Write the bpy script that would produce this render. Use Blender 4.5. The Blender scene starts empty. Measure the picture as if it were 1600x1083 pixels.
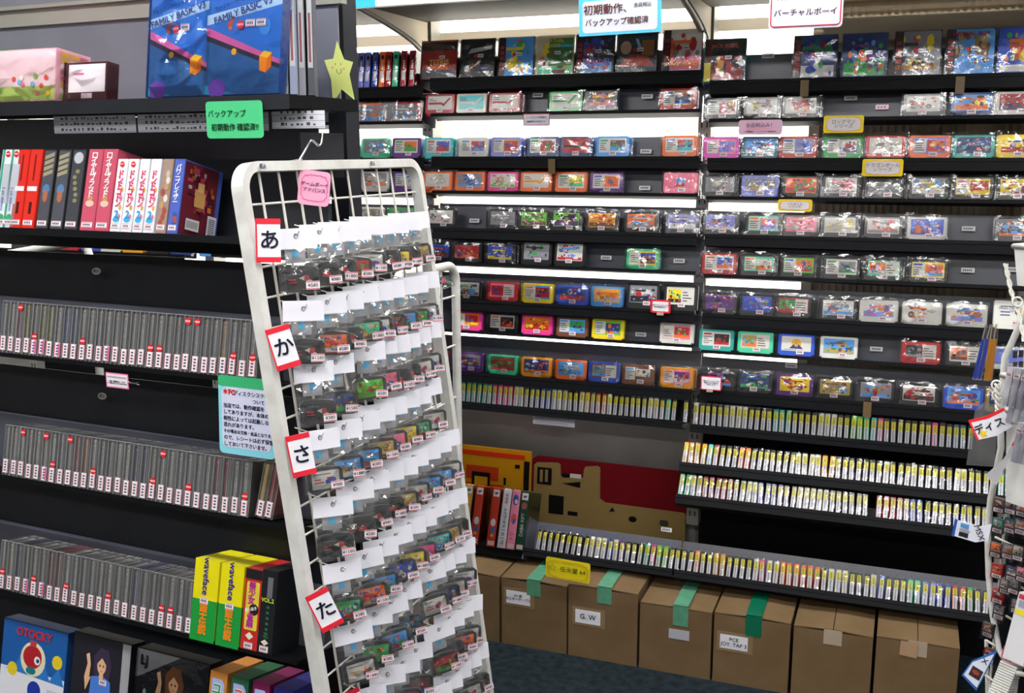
import bpy, math, random
from mathutils import Vector, Matrix, Euler
random.seed(7)
S = bpy.context.scene
COL = S.collection
PI = math.pi
# ---------------------------------------------------------------- camera
F = 1601.5; PITCH = math.radians(10.8); ROLL = math.radians(-.19); YAW = math.radians(21.137)
CAM = Vector((0, 0, 1.5))
fw = Vector((-math.sin(YAW)*math.cos(PITCH), math.cos(YAW)*math.cos(PITCH), -math.sin(PITCH)))
r0 = Vector((math.cos(YAW), math.sin(YAW), 0)); u0 = r0.cross(fw)
rt = r0*math.cos(ROLL)+u0*math.sin(ROLL); up = -r0*math.sin(ROLL)+u0*math.cos(ROLL)
cd = bpy.data.cameras.new('camera'); cam = bpy.data.objects.new('camera', cd); COL.objects.link(cam)
cam.matrix_world = Matrix(((rt.x, up.x, -fw.x, CAM.x), (rt.y, up.y, -fw.y, CAM.y), (rt.z, up.z, -fw.z, CAM.z), (0, 0, 0, 1)))
cd.lens = F/1600*36; cd.sensor_width = 36; cd.clip_start = .05; cd.clip_end = 60
S.camera = cam
# ---------------------------------------------------------------- world, exposure
w = bpy.data.worlds.new('world'); S.world = w; w.use_nodes = True
w.node_tree.nodes['Background'].inputs[0].default_value = (.75, .82, 1, 1)
w.node_tree.nodes['Background'].inputs[1].default_value = .25
S.view_settings.view_transform = 'Standard'; S.view_settings.look = 'None'
S.view_settings.gamma = 1; S.view_settings.use_curve_mapping = False
S.view_settings.exposure = 1.55
CEIL_LIGHT = 15.0      # radiance of the ceiling tubes
WINDOW_LIGHT = 1.5     # radiance of the daylit window behind the shelves
try:
    S.cycles.max_bounces = 8; S.cycles.transparent_max_bounces = 24; S.cycles.glossy_bounces = 3
    S.cycles.sample_clamp_indirect = 6; S.cycles.use_denoising = True
except Exception: pass

def ray(px, py): return fw + rt*((px-800)/F) - up*((py-541.5)/F)
def at(px, py, y=3.0):                     # point of the vertical plane y = const
    d = ray(px, py); return CAM + d*((y-CAM.y)/d.y)
LA = math.radians(-3.3)                    # the left gondola stands at this angle
LP = Vector((-1.05, 1.59, 0)); LN = Vector((-math.sin(LA), math.cos(LA), 0)); LX = Vector((math.cos(LA), math.sin(LA), 0))
def atl(px, py, off=0.0):                  # point of the gondola's front plane (moved back by off)
    d = ray(px, py); t = ((LP+LN*off-CAM).dot(LN))/d.dot(LN); return CAM+d*t
def lpos(s, off, z): return Vector((LP.x, LP.y, 0))+LX*s+LN*off+Vector((0, 0, z))
def ls(px, py, off=0.0): return (atl(px, py, off)-LP).dot(LX)

# ---------------------------------------------------------------- materials
def hexc(h):
    if isinstance(h, tuple): return h
    v = [int(h[i:i+2], 16)/255 for i in (0, 2, 4)]
    return tuple(c/12.92 if c <= .04045 else ((c+.055)/1.055)**2.4 for c in v)
def mat(name, base=(.5, .5, .5), rough=.5, metal=0, spec=.5, src=None, noise=None, bump=None, emit=None, coat=0):
    m = bpy.data.materials.new(name); m.use_nodes = True; nt = m.node_tree; b = nt.nodes['Principled BSDF']
    base = hexc(base)
    b.inputs['Base Color'].default_value = (*base[:3], 1); b.inputs['Roughness'].default_value = rough
    b.inputs['Metallic'].default_value = metal; b.inputs['Specular IOR Level'].default_value = spec
    b.inputs['Coat Weight'].default_value = coat; b.inputs['Coat Roughness'].default_value = .08
    if emit:
        b.inputs['Emission Color'].default_value = (*emit[0], 1); b.inputs['Emission Strength'].default_value = emit[1]
    colout = None
    if src == 'obj':
        n = nt.nodes.new('ShaderNodeObjectInfo'); colout = n.outputs['Color']
    elif src == 'vc':
        n = nt.nodes.new('ShaderNodeVertexColor'); n.layer_name = 'Col'; colout = n.outputs['Color']
    tc = nt.nodes.new('ShaderNodeTexCoord')
    if noise:
        sc, amt, dark = noise
        n = nt.nodes.new('ShaderNodeTexNoise'); n.inputs['Scale'].default_value = sc; n.inputs['Detail'].default_value = 6
        nt.links.new(tc.outputs['Object'], n.inputs['Vector'])
        mx = nt.nodes.new('ShaderNodeMix'); mx.data_type = 'RGBA'; mx.blend_type = 'MULTIPLY'
        mr = nt.nodes.new('ShaderNodeMapRange'); mr.inputs[1].default_value = .35; mr.inputs[2].default_value = .7
        mr.inputs[3].default_value = 0; mr.inputs[4].default_value = amt
        nt.links.new(n.outputs['Fac'], mr.inputs[0]); nt.links.new(mr.outputs[0], mx.inputs[0])
        if colout: nt.links.new(colout, mx.inputs[6])
        else: mx.inputs[6].default_value = (*base[:3], 1)
        mx.inputs[7].default_value = (*hexc(dark), 1); colout = mx.outputs[2]
    if colout: nt.links.new(colout, b.inputs['Base Color'])
    if bump:
        n = nt.nodes.new('ShaderNodeTexNoise'); n.inputs['Scale'].default_value = bump[0]
        nt.links.new(tc.outputs['Object'], n.inputs['Vector'])
        bp = nt.nodes.new('ShaderNodeBump'); bp.inputs['Strength'].default_value = bump[1]; bp.inputs['Distance'].default_value = bump[2]
        nt.links.new(n.outputs['Fac'], bp.inputs['Height']); nt.links.new(bp.outputs[0], b.inputs['Normal'])
    return m
def film(name, tint=(1, 1, 1), amount=.16, rough=.12, haze=0.0, bumps=60):
    m = bpy.data.materials.new(name); m.use_nodes = True; nt = m.node_tree; nt.nodes.clear()
    o = nt.nodes.new('ShaderNodeOutputMaterial'); tr = nt.nodes.new('ShaderNodeBsdfTransparent'); gl = nt.nodes.new('ShaderNodeBsdfGlossy')
    tr.inputs[0].default_value = (*tint, 1); gl.inputs['Roughness'].default_value = rough; gl.inputs[0].default_value = (1, 1, 1, 1)
    tc = nt.nodes.new('ShaderNodeTexCoord'); n = nt.nodes.new('ShaderNodeTexNoise'); n.inputs['Scale'].default_value = bumps; n.inputs['Detail'].default_value = 3
    nt.links.new(tc.outputs['Object'], n.inputs['Vector'])
    bp = nt.nodes.new('ShaderNodeBump'); bp.inputs['Strength'].default_value = .5; bp.inputs['Distance'].default_value = .004
    nt.links.new(n.outputs['Fac'], bp.inputs['Height']); nt.links.new(bp.outputs[0], gl.inputs['Normal'])
    fr = nt.nodes.new('ShaderNodeFresnel'); fr.inputs[0].default_value = 1.5; nt.links.new(bp.outputs[0], fr.inputs['Normal'])
    ad = nt.nodes.new('ShaderNodeMath'); ad.operation = 'ADD'; ad.use_clamp = True; ad.inputs[1].default_value = amount
    nt.links.new(fr.outputs[0], ad.inputs[0])
    mx = nt.nodes.new('ShaderNodeMixShader'); nt.links.new(ad.outputs[0], mx.inputs[0])
    src = tr.outputs[0]
    if haze:
        df = nt.nodes.new('ShaderNodeBsdfDiffuse'); df.inputs[0].default_value = (.9, .9, .93, 1)
        m2 = nt.nodes.new('ShaderNodeMixShader'); m2.inputs[0].default_value = haze
        nt.links.new(tr.outputs[0], m2.inputs[1]); nt.links.new(df.outputs[0], m2.inputs[2]); src = m2.outputs[0]
    nt.links.new(src, mx.inputs[1]); nt.links.new(gl.outputs[0], mx.inputs[2]); nt.links.new(mx.outputs[0], o.inputs[0])
    return m
M = dict(
    black=mat('black_metal', (.017, .019, .025), .45, 0, .28, noise=(9, .35, '60646c')),
    panel=mat('grey_metal', (.075, .079, .108), .34, 0, .55, noise=(6, .3, '8a8c96')),
    pale=mat('lit_grey_metal', (.20, .205, .25), .36, noise=(6, .25, '8a8c96')),  # lit copy of the grey panel metal, lamp sheen put into its colour
    edge=mat('black_edge', (.005, .0055, .007), .55, 0, .10),  # black metal darkened with lip and fascia shade; also used for black boards
    dark=mat('shadow_black', (.008, .008, .010), .6),
    white=mat('white_enamel', (.74, .74, .72), .35, 0, .5, noise=(22, .35, 'a59f90')),
    wire=mat('white_wire', (.70, .68, .63), .38, 0, .5),
    chrome=mat('chrome', (.75, .75, .78), .18, 1),
    cream=mat('cream_paint', (.50, .43, .32), .55, noise=(3, .25, 'b0a890')),
    steel=mat('beige_steel', (.30, .29, .26), .45),
    plaster=mat('plaster', (.36, .35, .34), .85, noise=(5, .4, 'b8b4b0'), bump=(160, .3, .002)),
    fabric=mat('corrugated_cream', (.36, .30, .22), .8, noise=(14, .4, 'b8ac98')),
    carpet=mat('carpet', (.020, .029, .036), .95, 0, .1, noise=(40, .8, '70808a'), bump=(400, .6, .004)),
    ceil=mat('ceiling_paint', (.70, .70, .68), .8),
    carton=mat('printed_carton', src='obj', rough=.6, spec=.2),
    card=mat('cardboard', (.17, .11, .055), .75, 0, .2, noise=(7, .45, 'a8906c'), bump=(60, .15, .002)),
    cardin=mat('cardboard_shade', (.03, .02, .012), .8),
    tape=mat('brown_tape', (.23, .155, .085), .22, 0, .5),
    gtape=mat('green_tape', (.10, .30, .19), .35, noise=(50, .4, '90b8a0')),
    ptape=mat('clear_tape', (.40, .32, .24), .25),
    plastic=mat('coloured_plastic', src='obj', rough=.32, coat=.25),
    paper=mat('coloured_paper', src='obj', rough=.55, spec=.3),
    print=mat('printed_label', src='vc', rough=.38, spec=.5, coat=.15),
    ink=mat('lettering', src='obj', rough=.55, spec=.2),
    pcase=mat('plush', src='vc', rough=.95, spec=.1, bump=(300, .5, .004)),
    film=film('clear_film', amount=.026, rough=.08, haze=.0, bumps=34),
    bag=film('bag_film', amount=.03, rough=.09, haze=.03, bumps=30),
    clear=film('clear_case', (.88, .89, .90), amount=.02, rough=.08, haze=.06, bumps=12),
    smoke=film('smoked_sheet', (.72, .72, .74), amount=.03, rough=.2, haze=.10, bumps=15),
    lamp=mat('tube_diffuser', (.9, .9, .9), .5, emit=((1, .985, .96), CEIL_LIGHT)),
    glow=mat('daylit_blind', (.9, .88, .82), .6, emit=((1, .965, .88), WINDOW_LIGHT)),
)
# ---------------------------------------------------------------- mesh builder
class MB:
    def __init__(s): s.v = []; s.f = []; s.c = []; s.m = []; s.sm = []; s.k = 0; s.col = None; s.mi = 0
    def face(s, pts, col=None, smooth=False):
        n = len(s.v); s.v += [tuple(p) for p in pts]; s.f.append(tuple(range(n, n+len(pts)))); s.c.append(col or s.col or (1, 1, 1)); s.m.append(s.mi); s.sm.append(smooth)
    def idx(s, verts, faces, col=None, smooth=False):
        n = len(s.v); s.v += [tuple(p) for p in verts]
        for f in faces: s.f.append(tuple(i+n for i in f)); s.c.append(col or s.col or (1, 1, 1)); s.m.append(s.mi); s.sm.append(smooth)
    def box(s, a, b, col=None):
        x0, y0, z0 = a; x1, y1, z1 = b
        v = [(x0, y0, z0), (x1, y0, z0), (x1, y1, z0), (x0, y1, z0), (x0, y0, z1), (x1, y0, z1), (x1, y1, z1), (x0, y1, z1)]
        s.idx(v, [(0, 3, 2, 1), (4, 5, 6, 7), (0, 1, 5, 4), (1, 2, 6, 5), (2, 3, 7, 6), (3, 0, 4, 7)], col); return s
    def prism(s, out, y0, y1, col=None, bev=0):      # outline (x,z) counter-clockwise seen from -y, front at y0
        n = len(out)
        if bev:
            cx = sum(p[0] for p in out)/n; cz = sum(p[1] for p in out)/n
            W = max(abs(p[0]-cx) for p in out); Hh = max(abs(p[1]-cz) for p in out)
            ins = [(cx+(p[0]-cx)*(1-bev/W), cz+(p[1]-cz)*(1-bev/Hh)) for p in out]
            v = [(x, y0, z) for x, z in ins]+[(x, y0+bev, z) for x, z in out]+[(x, y1, z) for x, z in out]
            f = [tuple(range(n))]+[(i, i+n, (i+1) % n+n, (i+1) % n) for i in range(n)]
            f += [(i+n, i+2*n, (i+1) % n+2*n, (i+1) % n+n) for i in range(n)]+[tuple(range(3*n-1, 2*n-1, -1))]
        else:
            v = [(x, y0, z) for x, z in out]+[(x, y1, z) for x, z in out]
            f = [tuple(range(n))]+[(i, i+n, (i+1) % n+n, (i+1) % n) for i in range(n)]+[tuple(range(2*n-1, n-1, -1))]
        s.idx(v, f, col); return s
    def rect(s, x0, z0, x1, z1, y, col): s.face([(x0, y, z0), (x1, y, z0), (x1, y, z1), (x0, y, z1)], col); return s
    def poly(s, pts, y, col): s.face([(x, y, z) for x, z in pts], col); return s
    def disc(s, cx, cz, rx, rz, y, col, n=10, ph=0): return s.poly([(cx+rx*math.cos(ph+2*PI*i/n), cz+rz*math.sin(ph+2*PI*i/n)) for i in range(n)], y, col)
    def tube(s, path, r, n=6, col=None, closed=False):
        P = [Vector(p) for p in path]; V = []; Fc = []; L = len(P); prev = None
        for i, p in enumerate(P):
            a = P[(i-1) % L] if closed or i else p; b = P[(i+1) % L] if closed or i < L-1 else p
            t = (b-a).normalized()
            if prev is None:
                q = t.orthogonal().normalized()
            else:
                q = (prev - t*prev.dot(t)); q = q.normalized() if q.length > 1e-6 else t.orthogonal().normalized()
            prev = q; e = t.cross(q)
            V += [p+(q*math.cos(2*PI*k/n)+e*math.sin(2*PI*k/n))*r for k in range(n)]
        for i in range(L if closed else L-1):
            j = (i+1) % L
            Fc += [(i*n+k, i*n+(k+1) % n, j*n+(k+1) % n, j*n+k) for k in range(n)]
        s.idx(V, Fc, col, True)
        if not closed: s.idx(V[:n], [tuple(range(n-1, -1, -1))], col); s.idx(V[-n:], [tuple(range(n))], col)
        return s
    def mesh(s, name, mats):
        me = bpy.data.meshes.new(name); me.from_pydata(s.v, [], s.f)
        ca = me.color_attributes.new('Col', 'FLOAT_COLOR', 'CORNER')
        buf = []
        for f, c in zip(s.f, s.c): buf += [c[0], c[1], c[2], 1.0]*len(f)
        ca.data.foreach_set('color', buf)
        me.polygons.foreach_set('material_index', s.m); me.polygons.foreach_set('use_smooth', s.sm)
        for m in (mats if isinstance(mats, (list, tuple)) else [mats]): me.materials.append(m)
        me.update(); return me
def rrect(x0, z0, x1, z1, r, n=4):
    o = []
    for cx, cz, a in ((x1-r, z0+r, -PI/2), (x1-r, z1-r, 0), (x0+r, z1-r, PI/2), (x0+r, z0+r, PI)):
        o += [(cx+r*math.cos(a+PI/2*i/n), cz+r*math.sin(a+PI/2*i/n)) for i in range(n+1)]
    return o
# ---------------------------------------------------------------- objects
def link(o, parent=None):
    COL.objects.link(o)
    if parent is not None: o.parent = parent
    return o
def part(name, me, parent=None, loc=(0, 0, 0), rot=(0, 0, 0), color=None, label=None):
    o = bpy.data.objects.new(name, me); o.location = loc; o.rotation_euler = rot
    if color is not None: o.color = (*hexc(color)[:3], 1)
    if label: o['label'] = label
    return link(o, parent)
def tag(o, label, cat, group=None):
    o['label'] = label; o['category'] = cat
    if group: o['group'] = group
    return o
def thing(name, label, cat, loc=(0, 0, 0), rot=(0, 0, 0), group=None):
    o = bpy.data.objects.new(name, None); o.empty_display_size = .02; o.location = loc; o.rotation_euler = rot
    link(o); return tag(o, label, cat, group)
def struct(name, me, parent=None, **k):
    o = part(name, me, parent, **k)
    if parent is None: o['kind'] = 'structure'
    return o
def bx(name, a, b, m, **k): return MB().box(a, b).mesh(name, m)
TXT = {}
def text_mesh(s, size, spacing=1.0, line=1.0, bold=0.0, align='CENTER', ext=.0002):
    key = (s, round(size, 5), spacing, line, bold, align)
    if key in TXT: return TXT[key]
    c = bpy.data.curves.new('lettering', 'FONT'); c.body = s; c.size = size; c.resolution_u = 3; c.align_x = align; c.align_y = 'CENTER'
    c.space_character = spacing; c.space_line = line; c.extrude = ext
    o = bpy.data.objects.new('lettering', c); me = bpy.data.meshes.new_from_object(o)
    bpy.data.objects.remove(o); bpy.data.curves.remove(c)
    if bold:      # thicker pen: the same glyphs repeated a hair apart
        V = [v.co.copy() for v in me.vertices]; Fs = [tuple(p.vertices) for p in me.polygons]; n = len(V); d = bold*size*.8; VV = []; FF = []
        for k, (a, b2) in enumerate(((d, 0), (-d, 0), (0, d), (0, -d))):
            VV += [(v.x+a, v.y+b2, v.z+k*.00002) for v in V]; FF += [tuple(i+n*k for i in f) for f in Fs]
        me = bpy.data.meshes.new('lettering'); me.from_pydata(VV, [], FF)
    me.materials.clear(); me.materials.append(M['ink']); me.name = 'lettering'; TXT[key] = me; return me
def text(s, size, color, parent, x, z, y=-.0006, rot=0, sx=1, **k):      # upright on the local xz plane, read from -y
    o = part('lettering', text_mesh(s, size, **k), parent, (x, y, z), (PI/2, rot, 0), color); o.scale = (sx, 1, 1); return o
def ordw(n):
    W = 'first second third fourth fifth sixth seventh eighth ninth tenth eleventh twelfth'.split()
    return W[n-1] if n <= 12 else f"{n}{'th' if 10 < n % 100 < 20 else {1:'st',2:'nd',3:'rd'}.get(n % 10, 'th')}"
CN = dict(K=('black', '1b1c20'), W=('white', 'd9d8d2'), R=('red', 'c4242c'), C=('turquoise', '3cc8d0'), M=('mint green', '45cfa0'), T=('teal', '2aa89c'),
    G=('green', '2fae54'), L=('lime green', '6ccb30'), P=('hot pink', 'f0409c'), N=('navy blue', '27407e'), B=('blue', '2c55c8'), S=('sky blue', '4fa4ec'),
    O=('orange', 'f5762a'), A=('amber', 'f0a81c'), Y=('yellow', 'f2d826'), V=('purple', '6a2c8c'), I=('crimson', 'b02034'), D=('brown', '7a4a30'),
    E=('beige', 'c8c0b0'), J=('lavender', '8088dc'), Q=('pink', 'f47c9c'), X=('grey', '8c8c94'), Z=('magenta', 'e04cc0'), H=('gold', 'bfa256'), U=('dark teal', '226070'))
def cn(k): return CN[k][0]
def cc(k): return CN[k][1]
def vcol(k): return hexc(CN[k][1] if k in CN else k)

def art(wd, hg, base, kind, pal, seed, panel='W', title=None, y=0.0):
    """flat printed sticker: background, text block and an abstract illustration"""
    r = random.Random(seed); b = MB(); e = .00006; yy = y
    b.prism(rrect(-wd/2, 0, wd/2, hg, min(wd, hg)*.05, 2), yy, yy+.0003, vcol(base))
    def nx():
        nonlocal yy; yy -= e; return yy
    def pic(x0, z0, x1, z1, bg, n=14):
        b.rect(x0, z0, x1, z1, nx(), vcol(bg)); W, H = x1-x0, z1-z0
        b.rect(x0, z0, x1, z0+H*r.uniform(.15, .4), nx(), vcol(r.choice(pal)))
        for i in range(n):
            g = 1.4 if i < 3 else (.9 if i < 8 else .5); rx = W*r.uniform(.06, .15)*g; rz = H*r.uniform(.07, .2)*g
            cx = r.uniform(x0+rx, x1-rx); cz = r.uniform(z0+rz, z1-rz); c = vcol(r.choice(pal))
            k = r.uniform(.55, 1.15); c = tuple(min(1, q*k) for q in c)
            b.disc(cx, cz, rx, rz, nx(), c, r.choice((4, 5, 6, 7, 8)), r.random()*3)
    def lines(x0, z0, x1, z1, c, n):
        H = (z1-z0)/n
        for i in range(n):
            t = z0+H*i+H*.25; b.rect(x0, t, x0+(x1-x0)*r.uniform(.45, 1), t+H*.38, nx(), hexc(c))
    m = .045*hg
    if kind == 'P':       # text block left, picture right
        s = -wd/2+wd*.40
        b.rect(-wd/2+m, m, s, hg-m, nx(), vcol(panel)); lines(-wd/2+2*m, hg*.14, s-m, hg*.72, '50505c', 4)
        b.rect(-wd/2+2*m, hg*.78, s-wd*.08, hg*.9, nx(), vcol(pal[0])); pic(s+m, hg*.12, wd/2-2*m, hg*.86, pal[1 % len(pal)])
    elif kind == 'Q':     # picture left, text right
        s = wd*.06
        pic(-wd/2+2*m, hg*.12, s-m, hg*.88, pal[1 % len(pal)]); b.rect(s, m, wd/2-m, hg-m, nx(), vcol(panel)); lines(s+m, hg*.15, wd/2-3*m, hg*.8, '5a4038', 4)
    elif kind == 'Z':     # zig-zag arrow
        z = vcol(pal[0]); L = -wd/2
        pts = [(L+m, hg*.38), (L+wd*.55, hg*.38), (L+wd*.66, hg*.24), (L+wd*.95, hg*.86), (L+wd*.86, hg*.86), (L+wd*.66, hg*.45), (L+wd*.58, hg*.54), (L+m, hg*.54)]
        b.face([(x, nx(), q) for x, q in pts[:3]+pts[5:]], z); b.face([(x, yy, q) for x, q in pts[2:6]], z)
        lines(L+2*m, hg*.6, L+wd*.4, hg*.86, '383844', 2)
    elif kind == 'F':     # all-over illustration
        pic(-wd/2+m, m, wd/2-m, hg-m, base, 26); lines(-wd*.3, hg*.62, wd*.3, hg*.82, CN[pal[0]][1] if pal[0] in CN else pal[0], 1)
    elif kind == 'C':     # plain ground with a motif in the middle and a line of title
        b.disc(0, hg*.5, wd*.17, hg*.34, nx(), vcol(pal[0]), 12); b.poly([(-wd*.24, hg*.16), (wd*.24, hg*.16), (0, hg*.62)], nx(), vcol(pal[1]))
        b.disc(0, hg*.42, wd*.07, hg*.13, nx(), vcol(pal[2 % len(pal)]), 8); lines(-wd*.42, hg*.04, wd*.42, hg*.14, '707078', 1)
    elif kind == 'T':     # title line over pale ground, small drawing to the right
        lines(-wd*.42, hg*.76, wd*.3, hg*.9, '555566', 1); lines(-wd*.42, hg*.3, -wd*.02, hg*.62, CN[pal[0]][1] if pal[0] in CN else pal[0], 2)
        for i in range(7):
            rx = wd*r.uniform(.05, .13); rz = hg*r.uniform(.08, .2)
            b.disc(wd*r.uniform(.05, .32), hg*r.uniform(.28, .62), rx, rz, nx(), vcol(r.choice(pal)), r.choice((3, 4, 6)), r.random()*3)
    return b.mesh('label', M['print'])
def tag_mesh(wd, hg, n=4, body='f4eef4', stripe='c83048', pink=False):
    b = MB(); b.prism([(-wd/2, 0), (wd/2, 0), (wd/2, hg), (-wd/2, hg)], 0, .0003, hexc('f070b0') if pink else hexc(body)); y = -.0002
    b.rect(-wd*.46, hg*.06, wd*.46, hg*.14, y, hexc(stripe)); b.rect(-wd*.46, hg*.86, wd*.46, hg*.94, y, hexc(stripe))
    for i in range(n):
        x = -wd*.36+i*wd*.72/n; b.rect(x, hg*.3, x+wd*.5/n, hg*.7, y, hexc('4a4a58'))
    return b.mesh('price_tag', M['print'])
TAGS = dict(small=tag_mesh(.021, .013, 4), strip=tag_mesh(.012, .026, 1), long=tag_mesh(.034, .013, 5, 'dcdce0', 'c0c0c8'), pinkl=tag_mesh(.034, .013, 3, 'f4a0c8', 'e0e0e4'))
PT = {s: text_mesh(s, .0085, bold=.01) for s in ('¥1580', '¥580', '¥980', '¥1880', '¥380')}
def film_mesh(name, wd, hg, y, nx, nz, amp, seed, mt, curl=0.0, top=0.0, back=None):
    r = random.Random(seed); b = MB(); g = []
    for j in range(nz+1):
        for i in range(nx+1):
            e = 0 if i in (0, nx) or j in (0, nz) else 1
            x = -wd/2+wd*i/nx+r.uniform(-.2, .2)*wd/nx*e; z = -top+(hg+top)*j/nz+r.uniform(-.2, .2)*hg/nz*e
            yy = y-abs(r.gauss(0, amp))*e - amp*.5*e
            if j == nz: z += r.uniform(-.3, .6)*curl
            g.append((x, yy, z))
    fs = []
    for j in range(nz):
        for i in range(nx):
            a = j*(nx+1)+i
            if r.random() < .5: fs += [(a, a+1, a+nx+2), (a, a+nx+2, a+nx+1)]
            else: fs += [(a, a+1, a+nx+1), (a+1, a+nx+2, a+nx+1)]
    b.idx(g, fs)
    if back is not None:      # sides of the sleeve
        b.face([(wd/2, y, 0), (wd/2, back, 0), (wd/2, back, hg), (wd/2, y, hg)]); b.face([(-wd/2, back, 0), (-wd/2, y, 0), (-wd/2, y, hg), (-wd/2, back, hg)])
    return b.mesh(name, mt)
# ================================================================ SETTING
WY = 3.24                                   # back wall
XE = at(1288, 60, WY).x                     # right end of the window
struct('floor', bx('floor', (-4.2, -2.6, -.05), (2.6, WY+.3, 0), M['carpet']))
struct('ceiling', bx('ceiling', (-4.2, -2.6, 2.62), (2.6, WY+.3, 2.7), M['ceil']))
struct('wall_left', bx('wall_left', (-4.3, -2.6, 0), (-4.2, WY+.3, 2.62), M['plaster']))
struct('wall_right', bx('wall_right', (2.6, -2.6, 0), (2.7, WY+.3, 2.62), M['plaster']))
struct('wall_front', bx('wall_front', (-4.2, -2.7, 0), (2.6, -2.6, 2.62), M['plaster']))
ZB = .80; ZT = 2.30
wb = MB(); wb.box((-4.2, WY, 0), (2.6, WY+.1, ZB)); wb.box((-4.2, WY, ZT), (2.6, WY+.1, 2.62))
wo = struct('wall_back', wb.mesh('wall_back', M['plaster']))
part('wall_panel', bx('wall_panel', (XE, WY, ZB), (2.6, WY+.1, ZT), M['fabric']), wo)
rb = MB()                                    # fine ribs of the cladding right of the window
x = XE
while x < 1.2: rb.box((x, WY-.004, ZB), (x+.010, WY, ZT)); x += .02
o = part('ribbing', rb.mesh('ribbing', M['fabric']), wo); o['kind'] = 'stuff'
wn = struct('window_1', bx('window_1', (-4.2, WY+.08, ZB), (XE, WY+.10, ZT), M['glow']))
def zw(px, py, y=WY-.02): return at(px, py, y).z
for z0, z1 in ((zw(900, 59), zw(900, 42)), (zw(900, 17), zw(900, 9)), (zw(900, 6), zw(900, -30)), (zw(900, -60), zw(900, -66))):
    part('slat', bx('slat', (-4.2, WY-.03, z0), (XE, WY-.01, z1), M['cream']), wn)
part('window_frame', bx('window_frame', (XE-.03, WY-.02, ZB), (XE, WY+.08, ZT), M['cream']), wn)
# beams that run on over the cladding to the right
for k, (a, b_) in enumerate(((65, 28), (0, -25))):
    struct('trim_%d' % (k+1), bx('trim', (XE+.001, WY-.06, zw(1350, a)), (2.6, WY-.005, zw(1350, b_)), M['cream']))
# ---------------------------------------------------------------- ceiling lights
cl0 = MB().box((-.62, -.09, .015), (.62, .09, .045)).mesh('housing', M['white']); cl1 = MB().box((-.60, -.07, 0), (.60, .07, .014)).mesh('diffuser', M['lamp'])
for i, (x, y) in enumerate(((-1.9, .7), (-.4, .7), (1.1, .7), (-1.9, -1.3), (-.4, -1.3), (1.1, -1.3), (-2.2, 2.25), (-.7, 2.25), (.8, 2.25))):
    t = thing('ceiling_light', f"white fluorescent ceiling light, {ordw(i%3+1)} from left in the {['middle','rear','front'][i//3]} ceiling row", 'light', (x, y, 2.57), (0, 0, 0), 'ceiling lights')
    part('housing', cl0, t); part('diffuser', cl1, t)
# ================================================================ BACK WALL SHELVING
YF = 3.0                                     # front edge of the trays
XU = [at(-560, 200, 3.12).x, at(120, 200, 3.12).x, at(668, 200, 3.12).x, at(1099, 250, 3.12).x]; XU.append(XU[3]+.9)
XU[1] = XU[2]-.9; XU[0] = XU[1]-.9
ZS = at(545, 13, 2.64).z
for i, x in enumerate(XU):
    t = thing('shelf_upright', f"beige slotted shelf upright on the back wall, {ordw(i+1)} from left", 'shelf post', (x, 3.13, 0))
    b = MB(); b.box((-.019, -.01, .32), (.019, .06, 2.3)); part('post', b.mesh('post', M['steel']), t)
    b = MB(); z = .35
    while z < 2.2:
        b.box((-.010, -.0115, z), (-.006, -.0105, z+.016)); b.box((.006, -.0115, z), (.010, -.0115+.001, z+.016)); z += .032
    s = part('slot_row', b.mesh('slot_row', M['dark']), t); s['kind'] = 'stuff'
    # curved arm under the top shelf
    P = []
    z1 = 1.79 if i > 1 else 1.775
    for k in range(13):
        a = k/12; P.append((0, -.02-.42*a, z1+(ZS+.006-z1)*(a**.5)))
    b = MB()
    V = [(-.012, p[1], p[2]) for p in P]+[(-.012, p[1], ZS+.012) for p in P]; n = 13
    b.idx(V, [(k, k+n, k+1+n, k+1) for k in range(n-1)]); V2 = [(.012+0*v[0], v[1], v[2]) for v in V]; b.idx(V2, [(k, k+1, k+1+n, k+n) for k in range(n-1)])
    part('arm', b.mesh('arm', M['cream']), t)
    part('arm_edge', MB().tube([(0, p[1], p[2]) for p in P], .009, 8).mesh('arm_edge', M['steel']), t)
t = thing('top_shelf', 'long beige metal shelf above the back wall displays, carried by curved arms', 'shelf')
b = MB(); b.box((XU[0], 2.66, ZS+.014), (XU[4], 3.11, ZS+.03)); part('shelf_board', b.mesh('shelf_board', mat('shaded_underside', (.085, .08, .065), .6, 0, .2)), t)  # beige steel darkened: the underside's shade is put into the board colour
b = MB(); b.box((XU[0], 2.635, ZS), (XU[4], 2.659, ZS+.07)); part('front_rail', b.mesh('front_rail', M['white']), t)
pa = at(545, 8, 2.63); pb = at(585, 8, 2.63)
part('tape', bx('tape', (pa.x, 2.632, ZS-.001), (pb.x, 2.6345, ZS+.071), mat('blue_tape', '2aa8e8', .4)), t)

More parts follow.
